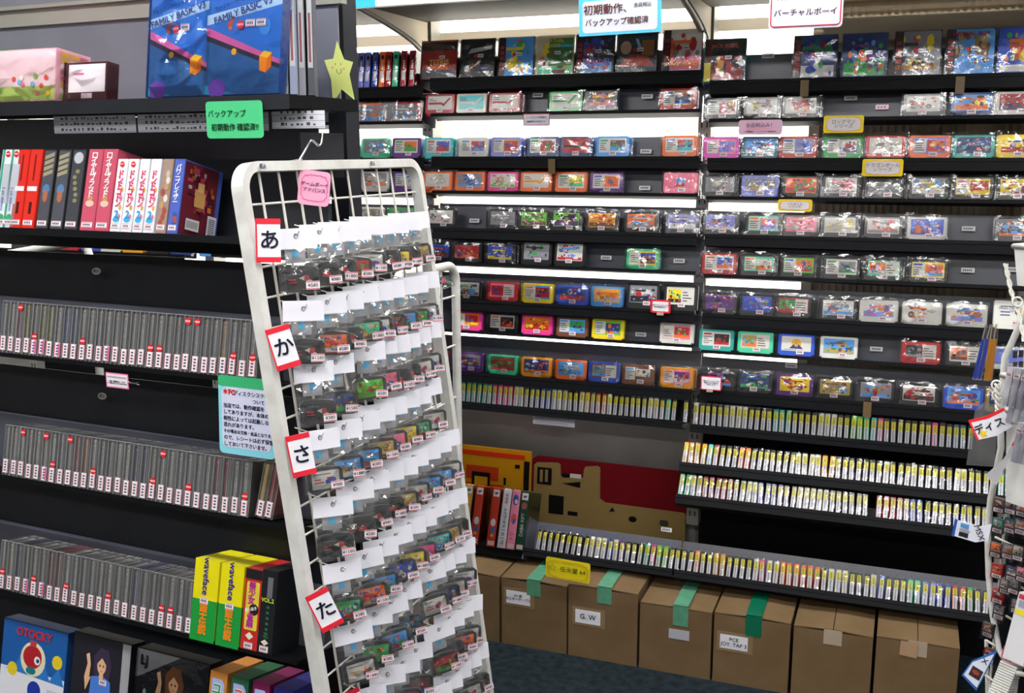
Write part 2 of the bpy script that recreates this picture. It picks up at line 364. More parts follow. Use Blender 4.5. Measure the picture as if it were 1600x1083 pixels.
ROWY = {  # pixel y of the front bottom edge of each row in the middle bay (at x=900) and the right bay (x=1300)
    'M': [119, 177, 248, 303.5, 364, 420, 480, 530, 597], 'Rt': [125, 187, 250.5, 312.5, 374, 439, 503, 563, 627], 'Lf': [138, 193, 250, 303, 360, 410, 462, 512, 572]}
XT = [x*(YF/3.12) for x in XU]
BAY = {'M': ('middle', XT[2]+.014, XT[3]-.012, 900), 'Rt': ('right', XT[3]+.012, XU[4], 1300), 'Lf': ('left', XT[1]+.012, XT[2]-.012, 600)}
ROWN = ['top', 'second', 'third', 'fourth', 'fifth', 'sixth', 'seventh', 'eighth', 'ninth']
TILT = math.radians(10)
ROWZ = {}
for bk in ROWY: ROWZ[bk] = [at(BAY[bk][3], p, YF).z for p in ROWY[bk]]
STRIP = (1, 3, 5, 7)                       # rows with an open, daylit gap below them
def tray(name, label, x0, x1, z, ph, depth, fascia, tilt, y=YF, lip=.006, pm='panel', ex=0):
    t = thing(name, label, 'shelf', ((x0+x1)/2, y, z), (-tilt, 0, 0)); h = (x1-x0)/2
    b = MB(); b.box((-h, -.004, -.004), (h, depth, -.0005)); b.box((-h, -.006, -.004), (h, -.003, lip)); part('floor_plate', b.mesh('floor_plate', M['edge']), t)
    if ph: part('back_panel', bx('back_panel', (-h-ex, depth+.0005, -.004), (h+ex, depth+.003, ph), M[pm]), t)
    if fascia:
        b = MB(); b.box((-h, -.004, -fascia), (h, -.001, -.0045)); b.box((-h, -.001, -fascia), (h, .05, -fascia+.002)); part('fascia', b.mesh('fascia', M['edge']), t)
    return t
for bk, (bn, x0, x1, px) in BAY.items():
    zs = ROWZ[bk]
    for i, z in enumerate(zs):
        if i == 0: ph = .085 if bk != 'Lf' else .06
        elif i == 1 or (i-1) not in STRIP: ph = (zs[i-1]-z)*1.0-.004
        else:
            gap = {2: .058, 4: .026, 6: .024, 8: .016}[i]
            if bk == 'Rt': gap = {2: .036, 4: .028, 6: .026, 8: .018}[i]
            ph = (zs[i-1]-gap-z)
        if bk == 'Rt' and i == 0: ph = .093
        tray('display_tray', f"black metal display tray, {ROWN[i]} row of the {bn} wall bay", x0, x1, z, ph, .062, 0 if i in STRIP else (.028 if i else .030), TILT, ex=.010)
# end bracket plate at the left side of the middle bay
# ---------------------------------------------------------------- game cartridges
CW, CH, CT = .103, .0675, .0165
def cart_outline(w, h):
    return [(-w/2+.006, 0), (w/2-.006, 0), (w/2-.006, .009), (w/2, .009), (w/2, h-.004), (w/2-.004, h), (-w/2+.004, h), (-w/2, h-.004), (-w/2, .009), (-w/2+.006, .009)]
CARTM = {}
def cart_mesh(tall=False):
    if tall not in CARTM:
        h = .082 if tall else CH
        b = MB(); b.prism(cart_outline(CW, h), 0, CT, bev=.0022)
        b.rect(-CW/2+.004, .0085, CW/2-.004, .0095, -.0001, (0, 0, 0)); CARTM[tall] = b.mesh('body', M['plastic'])
    return CARTM[tall]
FILMS = [film_mesh('wrapper', .110, .074, -.0025, (9, 5)[i % 2], (6, 4)[i % 2], (.0016, .0034)[i % 2], 40+i, M['film'], .006, .001, CT) for i in range(8)]
TFILM = film_mesh('wrapper', .110, .087, -.0025, 9, 7, .0016, 60, M['film'], .002, .001, CT)
NC = 0
def cart(bk, row, k, total, px, spec):
    """spec: body colour, label ground, label kind, palette, wrap, copies behind, tall"""
    global NC; NC += 1
    body, base, kind, pal, wrap, copies, tall = spec
    z = ROWZ[bk][row]; py = ROWY[bk][row]+(px-BAY[bk][3])*.02
    x = at(px, at_y(bk, row, px), YF).x
    h = .082 if tall else CH
    lab = f"{cn(body)} cartridge with {cn(base)} label, {ordw(k)} from left in {ROWN[row]} row, {BAY[bk][0]} bay"
    R = Euler((-TILT, 0, 0)).to_matrix()
    for c in range(copies+1):
        p = Vector((x+.004*c, YF, z))+R@Vector((0, .004+c*.0178, .0005))
        l = lab if c == 0 else f"{cn(body)} cartridge tucked {ordw(c)} behind cartridge {ordw(k)} from left, {ROWN[row]} row, {BAY[bk][0]} bay"
        t = thing('game_cartridge', l, 'game cartridge', p, (-TILT, 0, random.uniform(-.012, .012)), 'front-facing game cartridges on the back wall')
        part('body', cart_mesh(tall), t, color=cc(body))
        if c == 0:
            lw, lh = .083, (.052 if tall else .042)
            part('label', art(lw, lh, base, kind, pal, 1000+NC), t, (0, -.0002, h-lh-.0065))
            part('price_tag', TAGS['small'], t, (random.uniform(-.002, .012), -.0021, .010 if not tall else .016))
        if wrap: part('wrapper', TFILM if tall else FILMS[random.randrange(8)], t)
def at_y(bk, row, px):                     # follow the horizontal line of the tray front
    z = ROWZ[bk][row]; d = Vector((ray(px, 300))); best = 300
    lo, hi = -50, 1100
    for _ in range(24):
        mid = (lo+hi)/2
        if at(px, mid, YF).z > z: lo = mid
        else: hi = mid
    return (lo+hi)/2
def C(s):      # compact table: "x0-x1 body base kind palette [w] [n] [t]"
    out = []
    for it in s.strip().split('\n'):
        f = it.split()
        a, b = f[0].split('-'); w = 'w' in f[5:]; n = next((int(q) for q in f[5:] if q.isdigit()), 0); tl = 't' in f[5:]
        out.append(((float(a)+float(b))/2, (f[1], f[2], f[3], list(f[4]), w, n, tl)))
    return out
TAB = {
('M', 1): """662-709 I W Z I
709-760 E C Z W
760-812 I W Z I w 1
855-907 G W Z G w
911-963 K K F YQO w
1029-1085 R H P BXSO w 1""",
('M', 2): """561-608 M X F SWX w
610-655 V W P GOL
657-709 C W P RBV w 2
713-762 W W P SRB w
763-815 J H P BRV w 2
821-871 N W P GRX w
872-924 N R Z K w
925-985 S W P GDS w 1
1030-1090 O W P BRC w 1""",
('M', 3): """560-608 W X F WOX w
612-655 V X P SWJ w
657-706 O W F WWE w
707-757 O X F SXB w
758-809 P W F QLW w
809-862 O W Z A w
863-918 O W P GYM w
919-972 V W P BOA w
1034-1089 Q Q C SRW w""",
('M', 4): """548-600 W X F WHE w
603-650 G X F GWX w
662-712 K W F WQX w
760-807 K X F WXE w
809-856 K L F GQD w
858-908 K L F KVR w
912-965 K A F OAD w
971-1028 K O F WSX w 1
1036-1092 K J F WVX w""",
('M', 5): """660-702 K B F OBD w
704-751 K R F RBWO w
752-806 K B F YBXW w 1
812-860 K X F KGEX t
863-913 K W F SJRW t
975-1030 M Y P WBOD w""",
('M', 6): """700-756 K W F GDSW w
757-809 R Q Q QRB w
811-865 Y S P ORN w
866-919 B N F BWRC w
919-974 S A F OQEY w
977-1029 K X F KWRJ t
1034-1088 K W Q TYRK t""",
('M', 7): """700-756 P O P YRJ
759-807 K W P OKDR w
811-863 P O F ODYR
865-919 D S P SGVD
921-975 Y L P SNRO
1026-1085 W Q P WROG""",
('M', 8): """648-700 I D F RDX w
704-757 V X F BRDW w
758-809 M D F IDRG w
810-862 A N F NWOV w
863-917 O S F WSGR w
918-966 B D Q SXG w
968-1022 D D P SWDK w
1025-1086 A Q P OVW w 1""",
('Rt', 1): """1100-1152 K W P NIY w
1161-1216 K W F NIWY w
1221-1278 K W F ROXW w 1
1409-1473 K W F WRX w 1
1482-1552 N S F OYDR w
1556-1620 W I F IDRN w""",
('Rt', 2): """1095-1155 Z Q P ZJQ w
1158-1214 U S F NWSO w
1215-1275 R X P BJX w
1283-1347 G X P NWR w
1350-1414 R W F WWE w
1417-1485 O J P BRAO w
1487-1553 T N F NRCBO w
1557-1622 Y Y F BSYR w""",
('Rt', 3): """1095-1151 K X F WXRE w
1154-1217 J X F JXHW w
1221-1279 K O F ORGX w
1282-1343 K W F QWRX w
1348-1412 K X F WXWX w
1416-1482 K X F YXWS w
1485-1552 K Y P QRYE w
1556-1622 K Y F WVYR w""",
('Rt', 4): """1095-1152 K J F NXOW w
1160-1221 K M P OQJ w 1
1223-1278 K Q F RWQW w
1281-1340 K W F WYWE w
1346-1411 K W F XOWQ w
1413-1481 W B F BSOV w
1554-1618 K K F SWKO w""",
('Rt', 5): """1092-1152 R W P OBW w
1156-1212 K M P OWDR w
1215-1277 K L P BORG w
1284-1342 K W P GXNR w
1348-1410 K M Q SOWR w
1416-1481 K Y P BORS w""",
('Rt', 6): """1095-1151 K V F VOXK w
1154-1207 K B F BSXR w
1209-1267 K I Q XGRW w 1
1278-1338 K W F XSQH w
1340-1403 W W F QJSA w
1406-1472 W W F OEDW w
1475-1543 W W F SJAO w
1549-1618 W W T NAW t""",
('Rt', 7): """1088-1147 T W P RKD
1149-1208 M E Q OHGS
1211-1274 B W C ANH
1278-1340 W S F BHGD
1404-1470 R R Q XKX w
1476-1540 K W Q XOKD w
1542-1600 W J C SJW w""",
('Rt', 8): """1092-1147 K K F KVSR w
1149-1205 K N F BKGW w
1210-1270 V Y F RYVI w
1273-1333 K H F DXSH w
1336-1398 K X F SXHR w
1402-1466 K W F IRDK w
1470-1538 B S F OGVS w
1541-1600 H N F WHN w""",
}
for (bk, row), s in TAB.items():
    L = C(s)
    for k, (px, spec) in enumerate(L): cart(bk, row, k+1, len(L), px, spec)
text('FINAL FANTASY\nI·II', .0085, '303868', [o for o in COL.objects if o.name.startswith('game_cartridge') and 'eighth from left in seventh row, right' in o.get('label', '')][0].children[1], -.008, .034, -.003)
# carts glimpsed through the gap of the left gondola
ZG = at(200, 396, 3.0).z
for k, (px, c) in enumerate(((62, 'R'), (105, 'R'), (140, 'B'), (170, 'W'), (205, 'A'), (245, 'K'), (280, 'N'), (325, 'S'), (365, 'R'))):
    p = at(px, 388, 3.0)
    t = thing('game_cartridge', f"{cn(c)} game cartridge seen through the shelf gap, {ordw(k+1)} from left", 'game cartridge', (p.x, 3.0, ZG), (-TILT, 0, 0), 'front-facing game cartridges on the back wall')
    part('body', cart_mesh(), t, (0, .004, 0), color=cc(c)); part('price_tag', TAGS['small'], t, (0, .003, .012))
tray('display_tray', 'black metal display tray far left, glimpsed through the gondola gap', XU[0]+.0, XU[1]-.012, ZG-.003, .10, .062, .028, TILT)
# shelf-edge tags on empty places
def wtag(px, py, label, kind='long', y=3.06, s=1.0):
    p = at(px, py, y); o = part('price_tag', TAGS[kind], None, p, (-TILT, 0, 0)); o.scale = (s, s, s); tag(o, label, 'price tag', 'loose price tags on the trays')
for px, py, l in ((840, 152, 'grey price tag on the empty place left of the green cartridge, second row'), (1011, 154, 'grey price tag on the empty place left of the red cartridge, second row'),
    (1009, 240, 'white price tag beside the orange cartridge in the third row, middle bay'), (1007, 297, 'white price tag beside the pink cartridge in the fourth row, middle bay'),
    (741, 348, 'white price tag left of the grey cartridge in the fifth row, middle bay'), (947, 406, 'white price tag left of the mint green cartridge, middle bay'),
    (1061, 411, 'white price tag right of the mint green cartridge, middle bay'), (1001, 526, 'white price tag right of the yellow cartridge, eighth row, middle bay'),
    (1513, 361, 'grey price tag in the gap near the right end of the fifth row'), (1512, 426, 'grey price tag right of the yellow-labelled cartridge in the sixth row'),
    (1580, 425, 'grey price tag at the right end of the sixth row'), (1369, 549, 'grey price tag left of the red cartridge, eighth row, right bay'),
    (1329, 157, 'white price tag on the bare grey panel in the second row, right bay'), (1132, 153, 'white price tag above the leftmost cartridge of the right bay'),
    (1453, 147, 'white price tag above the glossy cartridge in the second row, right bay'), (1516, 144, 'white price tag above the navy cartridge in the second row, right bay'),
    (1236, 575, 'dim grey price tag above the purple cartridge, ninth row, right bay'), (1200, 91, 'white price tag on the black tray between the boxed games'),
    (1041, 831, 'white price tag on the panel behind the lowest cartridge row')): wtag(px, py, l, y=3.055 if py < 700 else 3.0)
wtag(1378, 171, 'pink price tag on the bare grey panel in the second row, right bay', 'pinkl')
# ---------------------------------------------------------------- boxed games on the top row
VB = """656-711 1f2022 R KRO
717-770 24262a K XOBR
776-831 2a2c34 S YSOG
834-893 e6dfa0 E YGMD
897-957 26262c K VRSB
961-1024 2c5560 D WDRO
1033-1094 8a2c30 W ORXQ
1097-1162 2b8c90 K RIGA
1236-1305 30343c N GRBW
1312-1384 5c6078 N VOSG
1394-1468 2a2e40 X KRXY
1475-1552 2c4674 S SHWD
1556-1640 3060a0 B OYGW""".split('\n')
VBT = ['TETRIS', '', '', 'VIRTUAL\nGOLF', 'GALACTIC\nPINBALL', '', 'WARIO LAND', 'JACK BROS.', '', '', 'TELEROBOXER', 'VIRTUAL BOY', '']
VBC = ['f0c860', 'd8d8d8', 'e0e060', 'e0d040', 'c060a0', 'f0f0f0', 'f0d020', 'f06040', '', '', 'f0b040', 'c02030', '']
VBN = ['black and red box', 'black box with a streaking flame', 'blue box with a tennis court scene', 'cream and green box', 'black box with purple lettering', 'dark box with a red floor', 'dark box with yellow lettering', 'black and red box with a yellow edge', 'navy box under crinkled film', 'night blue box with colourful figures', 'dark box with grey arena', 'pale blue box', 'blue box with orange lettering']
for i, l in enumerate(VB):
    f = l.split(); a, b_ = map(float, f[0].split('-')); bk = 'M' if i < 7 else 'Rt'
    z = ROWZ[bk][0]; p = at((a+b_)/2, at_y(bk, 0, (a+b_)/2), YF); wd = (at(b_, 90, YF).x-at(a, 90, YF).x)*1.0
    hh = .122
    t = thing('boxed_game', f"{VBN[i]}, {ordw(i+1 if i < 7 else i-6)} in the top row, {'middle' if i < 7 else 'right'} bay", 'game box', (p.x, YF+.008, z+.003), (-TILT, 0, 0), 'boxed games on the top row')
    part('carton', MB().box((-wd/2, 0, 0), (wd/2, .024, hh)).mesh('carton', M['carton']), t, color=f[1])
    A = art(wd*.97, hh*.97, f[2], 'F', list(f[3]), 500+i); q = part('cover', A, t, (0, -.0005, .002))
    b = MB()
    if i in (2, 4, 6, 8, 10, 11): b.rect(-wd*.485, .002, -wd*.31, hh*.98, -.0025, hexc('241014')); [b.rect(-wd*.46, .02+j*.016, -wd*.34, .031+j*.016, -.0028, hexc('9c2028')) for j in range(5)]
    if i == 7: b.rect(-wd*.485, .055, -wd*.33, hh*.97, -.0025, hexc('5c1820')); b.rect(-wd*.485, .002, -wd*.33, .055, -.0025, hexc('e8d840')); b.rect(-wd*.3, .07, wd*.48, hh*.97, -.0025, hexc('101014'))
    if i == 0: b.rect(-wd*.485, .09, wd*.485, .116, -.0025, hexc('101214')); b.rect(-wd*.485, .03, wd*.485, .09, -.0025, hexc('a82018')); b.rect(-wd*.485, .003, wd*.485, .03, -.0025, hexc('3c3c46')); b.poly([(-wd*.3, .03), (wd*.3, .03), (wd*.05, .06), (-wd*.05, .06)], -.0027, hexc('e0641c'))
    if i == 3: b.rect(-wd*.15, .03, wd*.48, .112, -.0025, hexc('2c7a34')); b.rect(-wd*.15, .085, wd*.48, .092, -.0027, hexc('48b8d8')); b.rect(-wd*.05, .008, wd*.3, .018, -.0027, hexc('701818')); b.disc(-wd*.33, .05, .008, .009, -.0027, hexc('c85838'), 8)
    if i == 1: b.rect(-wd*.47, .003, wd*.47, .115, -.0025, hexc('101014')); b.poly([(-wd*.4, .01), (0, .045), (wd*.05, .055), (-wd*.1, .04)], -.0027, hexc('e87820')); b.poly([(-wd*.3, .075), (wd*.38, .088), (wd*.42, .1), (-wd*.2, .09)], -.0027, hexc('b8b8bc')); b.disc(wd*.2, .03, .012, .004, -.0027, hexc('5878b8'), 8)
    if i == 5: b.rect(-wd*.47, .003, wd*.47, .115, -.0025, hexc('22343a')); b.poly([(-wd*.46, .02), (wd*.46, .02), (wd*.2, .055), (-wd*.2, .055)], -.0027, hexc('a82c18')); b.disc(-wd*.28, .075, .017, .02, -.0027, hexc('d8b090'), 10); b.rect(wd*.12, .05, wd*.42, .095, -.0027, hexc('b07038')); b.poly([(-wd*.05, .1), (wd*.02, .1), (wd*.15, .066), (wd*.06, .064)], -.0029, hexc('90c0e0'))
    if b.v: part('cover_print', b.mesh('cover_print', M['print']), t)
    if VBT[i]: text(VBT[i], .0225 if i == 0 else (.0165 if len(VBT[i]) < 9 else .0145), VBC[i], q, .0 if i != 11 else -.0, {0: .05, 3: .095, 4: .028, 6: .02, 7: .098, 10: .022, 11: .105}.get(i, .09), -.0045, bold=.02)
    b = MB(); b.disc(-.006, 0, .0055, .0055, 0, hexc('d81428'), 12); b.rect(.001, -.005, .020, .005, 0, hexc('f2eef0')); b.rect(.003, -.002, .018, .001, -.0002, hexc('60606c'))
    part('price_tag', b.mesh('price_tag', M['print']), t, (0, -.0055, .068))
    part('wrapper', film_mesh('wrapper', wd+.004, hh+.003, -.0058, 6, 7, .0014, 700+i, M['film'], .001, 0, .024), t)
# spine-out boxes at the left end of the top row
for k, (px, c) in enumerate(((541, 'Q'), (548, 'E'), (557, 'J'), (567, 'J'), (579, 'B'), (590, 'O'), (600, 'R'), (611, 'M'), (624, 'I'), (637, 'I'))):
    p = at(px+3, 130, YF-.02)
    t = thing('boxed_game', f"{cn(c)} boxed game shelved spine out, {ordw(k+1)} from left in the left bay", 'game box', (p.x, YF-.01, ROWZ['Lf'][0]+.004), (-TILT, 0, 0), 'spine-out boxed games')
    part('carton', MB().box((-.0093, 0, 0), (.0093, .085, .112)).mesh('carton', M['carton']), t, color=cc(c))
    b = MB(); b.rect(-.006, .02, .006, .05, -.0004, hexc('d8d8dc')); b.rect(-.005, .088, .005, .1, -.0004, hexc('202028')); [b.rect(-.003, .055+.007*j, .003, .060+.007*j, -.0004, hexc('e8e0d0')) for j in range(4)]
    part('spine_print', b.mesh('spine_print', M['print']), t)
    part('wrapper', film_mesh('wrapper', .0205, .115, -.0015, 2, 8, .001, 730+k, M['film'], 0, 0, .08), t)
for px, c, g in ((548, 'X', 'W'), (580, 'O', 'X'), (606, 'X', 'K'), (632, 'I', 'X')):
    p = at(px, at_y('Lf', 1, px), YF)
    t = thing('game_cartridge', f"cartridge in a {cn(c)} and {cn(g)} sleeve, second row of the left bay near pixel-bright strip, {['first','second','third','fourth'][(548,580,606,632).index(px)]} from left", 'game cartridge', (p.x, YF, ROWZ['Lf'][1]), (-TILT, 0, 0), 'front-facing game cartridges on the back wall')
    t['label'] = f"{cn(c)} sleeved game cartridge, {ordw((548,580,606,632).index(px)+1)} from left in the second row, left bay"
    wdt = .6 if px == 606 else 1
    q = part('body', cart_mesh(), t, color=cc(c)); q.scale.x = wdt
    if wdt == 1: part('label', art(.088, .052, g, 'F', list('WOSX'), px), t, (0, -.0004, .008))
    q = part('wrapper', FILMS[px % 6], t); q.scale.x = wdt

# ---------------------------------------------------------------- spine-out cartridges in bags
SL = .069
spb = MB(); spb.prism([(-.0072, 0), (.0072, 0), (.0072, SL-.002), (.0052, SL), (-.0052, SL), (-.0072, SL-.002)], 0, .055, bev=.0012); SPB = spb.mesh('body', M['plastic'])
def stick(z0, z1, colr, ink, seed, w=.0055):
    r = random.Random(seed); b = MB(); b.prism([(-w, z0), (w, z0), (w, z1), (-w, z1)], -.0005, 0, hexc(colr)); z = z0+.003
    while z < z1-.004:
        b.rect(-w*.35, z, w*.35*r.uniform(.4, 1), z+.0022, -.0007, hexc(ink)); z += .0036
    return b.mesh('sticker', M['print'])
YS = [stick(.039, .0615, 'd6ce1c', '5a5a14', i) for i in range(3)]; WS = [stick(.003, .039, 'd8d8e0', '40404e', 10+i) for i in range(5)]
def sbag(seed):
    b = MB(); r = random.Random(seed); h = SL
    fr = [(-.0082, -.002, -.004), (.0082, -.002, -.004)]
    g = []
    for j in range(6):
        z = -.004+j*(h+.006)/5
        g += [(-.0080, -.001+r.uniform(-.0007, .0007), z), (r.uniform(-.002, .002), -.0024-r.uniform(0, .0015), z+r.uniform(-.003, .003)), (.0080, -.001+r.uniform(-.0007, .0007), z)]
    fs = []
    for j in range(5):
        for i in range(2):
            a = j*3+i; fs += [(a, a+1, a+4), (a, a+4, a+3)]
    b.idx(g, fs); b.face([(-.008, -.001, h+.002), (.008, -.001, h+.002), (r.uniform(-.003, .004), .006, h+.014)])
    b.face([(-.008, -.001, -.004), (r.uniform(-.004, .004), .0, -.011), (.008, -.001, -.004)]); b.face([(.008, -.001, -.004), (.008, .05, -.004), (.008, .05, h), (.008, -.001, h+.002)])
    return b.mesh('wrapper', M['film'])
SB = [sbag(i) for i in range(6)]
def spine_row(rowname, seq, pa, pb, tilt, y, group, zoff=0.0):
    items = []
    for tok in seq.split():
        c = tok[0]; n = int(tok[1:] or 1); items += [c]*n
    A = at(*pa, y); B = at(*pb, y); n = len(items)
    # both ends share one height: the mean
    z = (A.z+B.z)/2
    for i, c in enumerate(items):
        if c == '_': continue
        x = A.x+(B.x-A.x)*i/(n-1)
        t = thing('bagged_cartridge', f"{cn(c)} spine-out cartridge, {ordw(i+1)} from left in {rowname}", 'game cartridge', (x, y, z), (-tilt, random.uniform(-.03, .03), random.uniform(-.05, .05)), group)
        part('body', SPB, t, color=cc(c)); part('yellow_sticker', YS[i % 3], t); part('title_sticker', WS[random.randrange(5)], t)
        part('wrapper', SB[random.randrange(6)], t)
    return A.x, B.x, z
r30 = math.radians(30); r13 = math.radians(13)
G4 = 'bagged cartridges standing spine out'
a0, a1, az = spine_row('the upper spine row, middle bay', 'T6 P4 W2 K2 N1 B2 W3 K2 W1 A1 N1 R2 W1 K6 W2 K1 C1 K1 _1 K1', (723, 628), (1070, 662), r13, 2.985, G4)
tray('display_tray', 'black tray carrying the upper row of spine-out cartridges, middle bay', XU[2]+.012, XU[3]-.012, az-.001, .084, .075, .02, r13, 2.985, pm='black')
b0, b1, bz = spine_row('the upper spine row, right bay', 'W K4 X W3 K4 T3 K4 W3 K2 L2 M1 C1 P1 K7 P1 K2 U2 K1', (1086, 665), (1515, 705), r13, 2.985, G4)
tray('display_tray', 'black tray carrying the upper row of spine-out cartridges, right bay', XU[3]+.012, XU[4], bz-.001, .084, .075, .02, r13, 2.985, pm='black')
c0, c1, cz = spine_row('the second spine row, right bay', 'A4 C1 I1 K3 O2 K7 W4 A2 K7 W1 K3 W1 K5 W2 K1 K1 K1 K1 T1 W1', (1068, 725), (1575, 779), r30, 2.955, G4)  # first lone white cartridge holds bag glare as its body colour
tray('display_tray', 'black sloping tray carrying the second row of spine-out cartridges', c0-.012, XU[4], cz-.001, .045, .07, .022, r30, 2.955, pm='black')
d0, d1, dz = spine_row('the third spine row, right bay', 'M2 W2 I5 K1 W3 B2 N1 V1 K2 W5 K6 _1 R4 K1 B2 K5 N1 K3', (1062, 778), (1538, 828), r30, 2.925, G4)
tray('display_tray', 'black sloping tray carrying the third row of spine-out cartridges', d0-.012, XU[4], dz-.001, .045, .07, .022, r30, 2.925, pm='black')
e0, e1, ez = spine_row('the lowest spine row', 'K9 W3 B1 W1 V1 K3 M1 P1 L2 K1 K3 O1 K2 A2 K4 W1 P1 W2 O6 K1 W3 K3 W1 B1 K3 M2 J2 B2 R2 G1 K2', (839, 864), (1540, 959), r30, 2.86, G4)
t = tray('display_tray', 'dark grey sloping shelf carrying the lowest spine-out row, middle bay', e0-.045, XU[3]-.004, ez-.001, .105, .085, .018, r30, 2.86)
part('end_panel', MB().prism([(0, -.03), (.004, -.03), (.004, .105), (0, .105)], -.004, .085).mesh('end_panel', M['panel']), t, (-(XU[3]-.004-e0+.045)/2, 0, 0))
tray('display_tray', 'dark grey sloping shelf carrying the lowest spine-out row, right bay', XU[3]+.001, XU[4], ez-.001, .105, .085, .018, r30, 2.86)
xb = at(1094, 750, 3.16).x; t = thing('backboard', 'black backboard behind the lower spine rows of the right bay', 'panel', (xb, 3.16, 0)); part('board', bx('board', (0, 0, .0), (XU[4]-xb+.5, .006, ez+.36), M['edge']), t)
t = thing('backboard', 'added black backboard behind the far left wall bays', 'panel', (XU[0], 3.16, 0)); part('board', bx('board', (0, 0, .28), (XT[2]-XU[0]-.25, .006, 1.02), M['edge']), t)  # board added so the gap under the upper disk cases shows dark
# small black shelf under the standing game boxes
tray('display_tray', 'black shelf carrying the leaning game boxes by the wire rack', e0-.62, e0-.05, at(760, 851, 2.86).z-.002, .0, .2, .03, math.radians(4), 2.86)
# ---------------------------------------------------------------- boxes leaning beside the lowest row
nb = (('728', 'd8c48c', 'cream box with gold sides'), ('741', 'd8b060', 'gold box'), ('758', 'cc4a34', 'orange-red box'), ('784', 'c8442c', 'orange-red box'), ('801', 'e4e2ea', 'white box with red lettering'), ('815', 'ee9cb8', 'pink box'), ('829', '24503c', 'dark green box'))
for k, (px, c, nm) in enumerate(nb):
    p = at(float(px)-18, 846, 2.85); zb = at(760, 851, 2.86).z
    t = thing('game_carton', f"{nm} standing spine out, {ordw(k+1)} from left beside the wire rack", 'game box', (p.x, 2.85, zb), (-math.radians(20), 0, 0), 'boxed games leaning on the low shelf')
    part('carton', MB().box((-.0135, 0, 0), (.0135, .12, .185)).mesh('carton', M['carton']), t, color=c)
    b = MB()
    if k != 4 and k != 5: b.rect(-.0105, .158, .0105, .180, -.0005, hexc('f2f2f0')); b.disc(-.003, .169, .004, .004, -.0007, hexc('c03028'), 4); b.disc(.003, .170, .004, .004, -.0009, hexc('2850b0'), 4); b.disc(0, .166, .004, .003, -.0011, hexc('209050'), 4)
    b.rect(-.0105, .004, .0105, .018, -.0005, hexc('e8d0d0'))
    if k in (2, 3): b.disc(.0, .075, .009, .013, -.0005, hexc('e0e0e4'), 8); b.disc(.002, .05, .008, .011, -.0007, hexc('3c68b8'), 6); b.disc(0, .035, .006, .006, -.0009, hexc('e0b030'), 5)
    if k in (0, 1): b.rect(-.006, .05, .006, .125, -.0005, hexc('b05a18')); b.disc(.002, .14, .006, .007, -.0007, hexc('e0c030'), 6)
    if k == 5: b.disc(0, .155, .010, .018, -.0005, hexc('4058b0'), 8); b.disc(.002, .15, .006, .008, -.0007, hexc('f0c8b0'), 8); b.disc(0, .095, .010, .018, -.0007, hexc('e06848'), 7); b.disc(.002, .088, .006, .009, -.0009, hexc('5060c0'), 6)
    if k == 6: b.disc(0, .14, .010, .012, -.0005, hexc('b06058'), 7)
    part('spine_print', b.mesh('spine_print', M['print']), t)
    s = {4: '神経衰弱\nトラブルメーカーズ', 6: ''}.get(k, '')
    if k == 4: text('\n'.join('トラブルメーカーズ'), .0135, '28282c', t, 0, .068, -.0012, line=.95, bold=.02); text('\n'.join('新体感'), .011, 'b02030', t, 0, .155, -.0012, line=1)
    if k == 5: text('トリ', .014, '6c2c3c', t, 0, .04, -.0012, rot=-PI/2)
    if k == 6: text('DARK RIFT', .015, 'e8e8e0', t, 0, .08, -.0012, rot=-PI/2)
    part('wrapper', film_mesh('wrapper', .029, .188, -.002, 2, 9, .001, 770+k, M['film'], 0, 0, .12), t)
# ---------------------------------------------------------------- rugs leaning against the wall
def lean(name, label, cat, px, py, y, tilt=10): 
    p = at(px, py, y); return thing(name, label, cat, (p.x, y, p.z), (-math.radians(tilt), 0, 0)), p
g0 = at(829, 713, 3.17); g1 = at(1083, 716+46, 3.17); gb = at(1075, 850, 3.17)
t = thing('console_rug', 'dark red and tan rug with controller shapes leaning against the grey wall', 'rug', (g0.x, 3.17, .33), (-math.radians(5), 0, 0))
W_ = g1.x-g0.x; H_ = g0.z-.33
part('rug_backing', MB().prism(rrect(0, 0, W_, H_, .025), 0, .012).mesh('rug_backing', M['pcase']), t)
t.children[0].data.color_attributes['Col'].data.foreach_set('color', [c for _ in range(len(t.children[0].data.loops)) for c in (*hexc('6c1018'), 1)])
def zz(px, py): q = at(px, py, 3.165); return (q.x-g0.x, q.z-.33)
b = MB(); tan = hexc('8c7548')
b.prism([zz(834, 900), zz(1071, 900), zz(1071, 804), zz(1066, 802), zz(945, 786), zz(937, 780), zz(936, 733), zz(932, 730), zz(913, 731), zz(911, 735), zz(910, 748), zz(880, 748), zz(875, 745), zz(874, 728), zz(870, 725), zz(837, 724), zz(833, 728)], -.006, 0, tan)
part('tan_pile', b.mesh('tan_pile', M['pcase']), t, label='tan raised pile shapes')
K_ = hexc('121212'); y = -.009
def pile(label, fn): b = MB(); fn(b); part('button_pile', b.mesh('button_pile', M['pcase']), t, label=label)
def bxf(q, c=K_, a=-.009, e=-.0055): return lambda b: b.box((q[0][0], a, q[0][1]), (q[1][0], e, q[1][1]), c)
pile('black square with two bars', bxf((zz(839, 756), zz(861, 733)))); pile('black square', bxf((zz(858, 801), zz(881, 776)))); pile('small black block', bxf((zz(888, 804), zz(903, 800))))
pile('black wedge', lambda b: b.prism([zz(880, 756), zz(906, 763), zz(906, 754)], y, -.0055, K_)); pile('black triangle', lambda b: b.prism([zz(952, 799), zz(961, 799), zz(957, 793)], y, -.0055, K_))
q = zz(989, 811); pile('black oval', lambda b: b.prism([(q[0]+.014*math.cos(a*PI/5), q[1]+.010*math.sin(a*PI/5)) for a in range(10)], y, -.0055, K_))
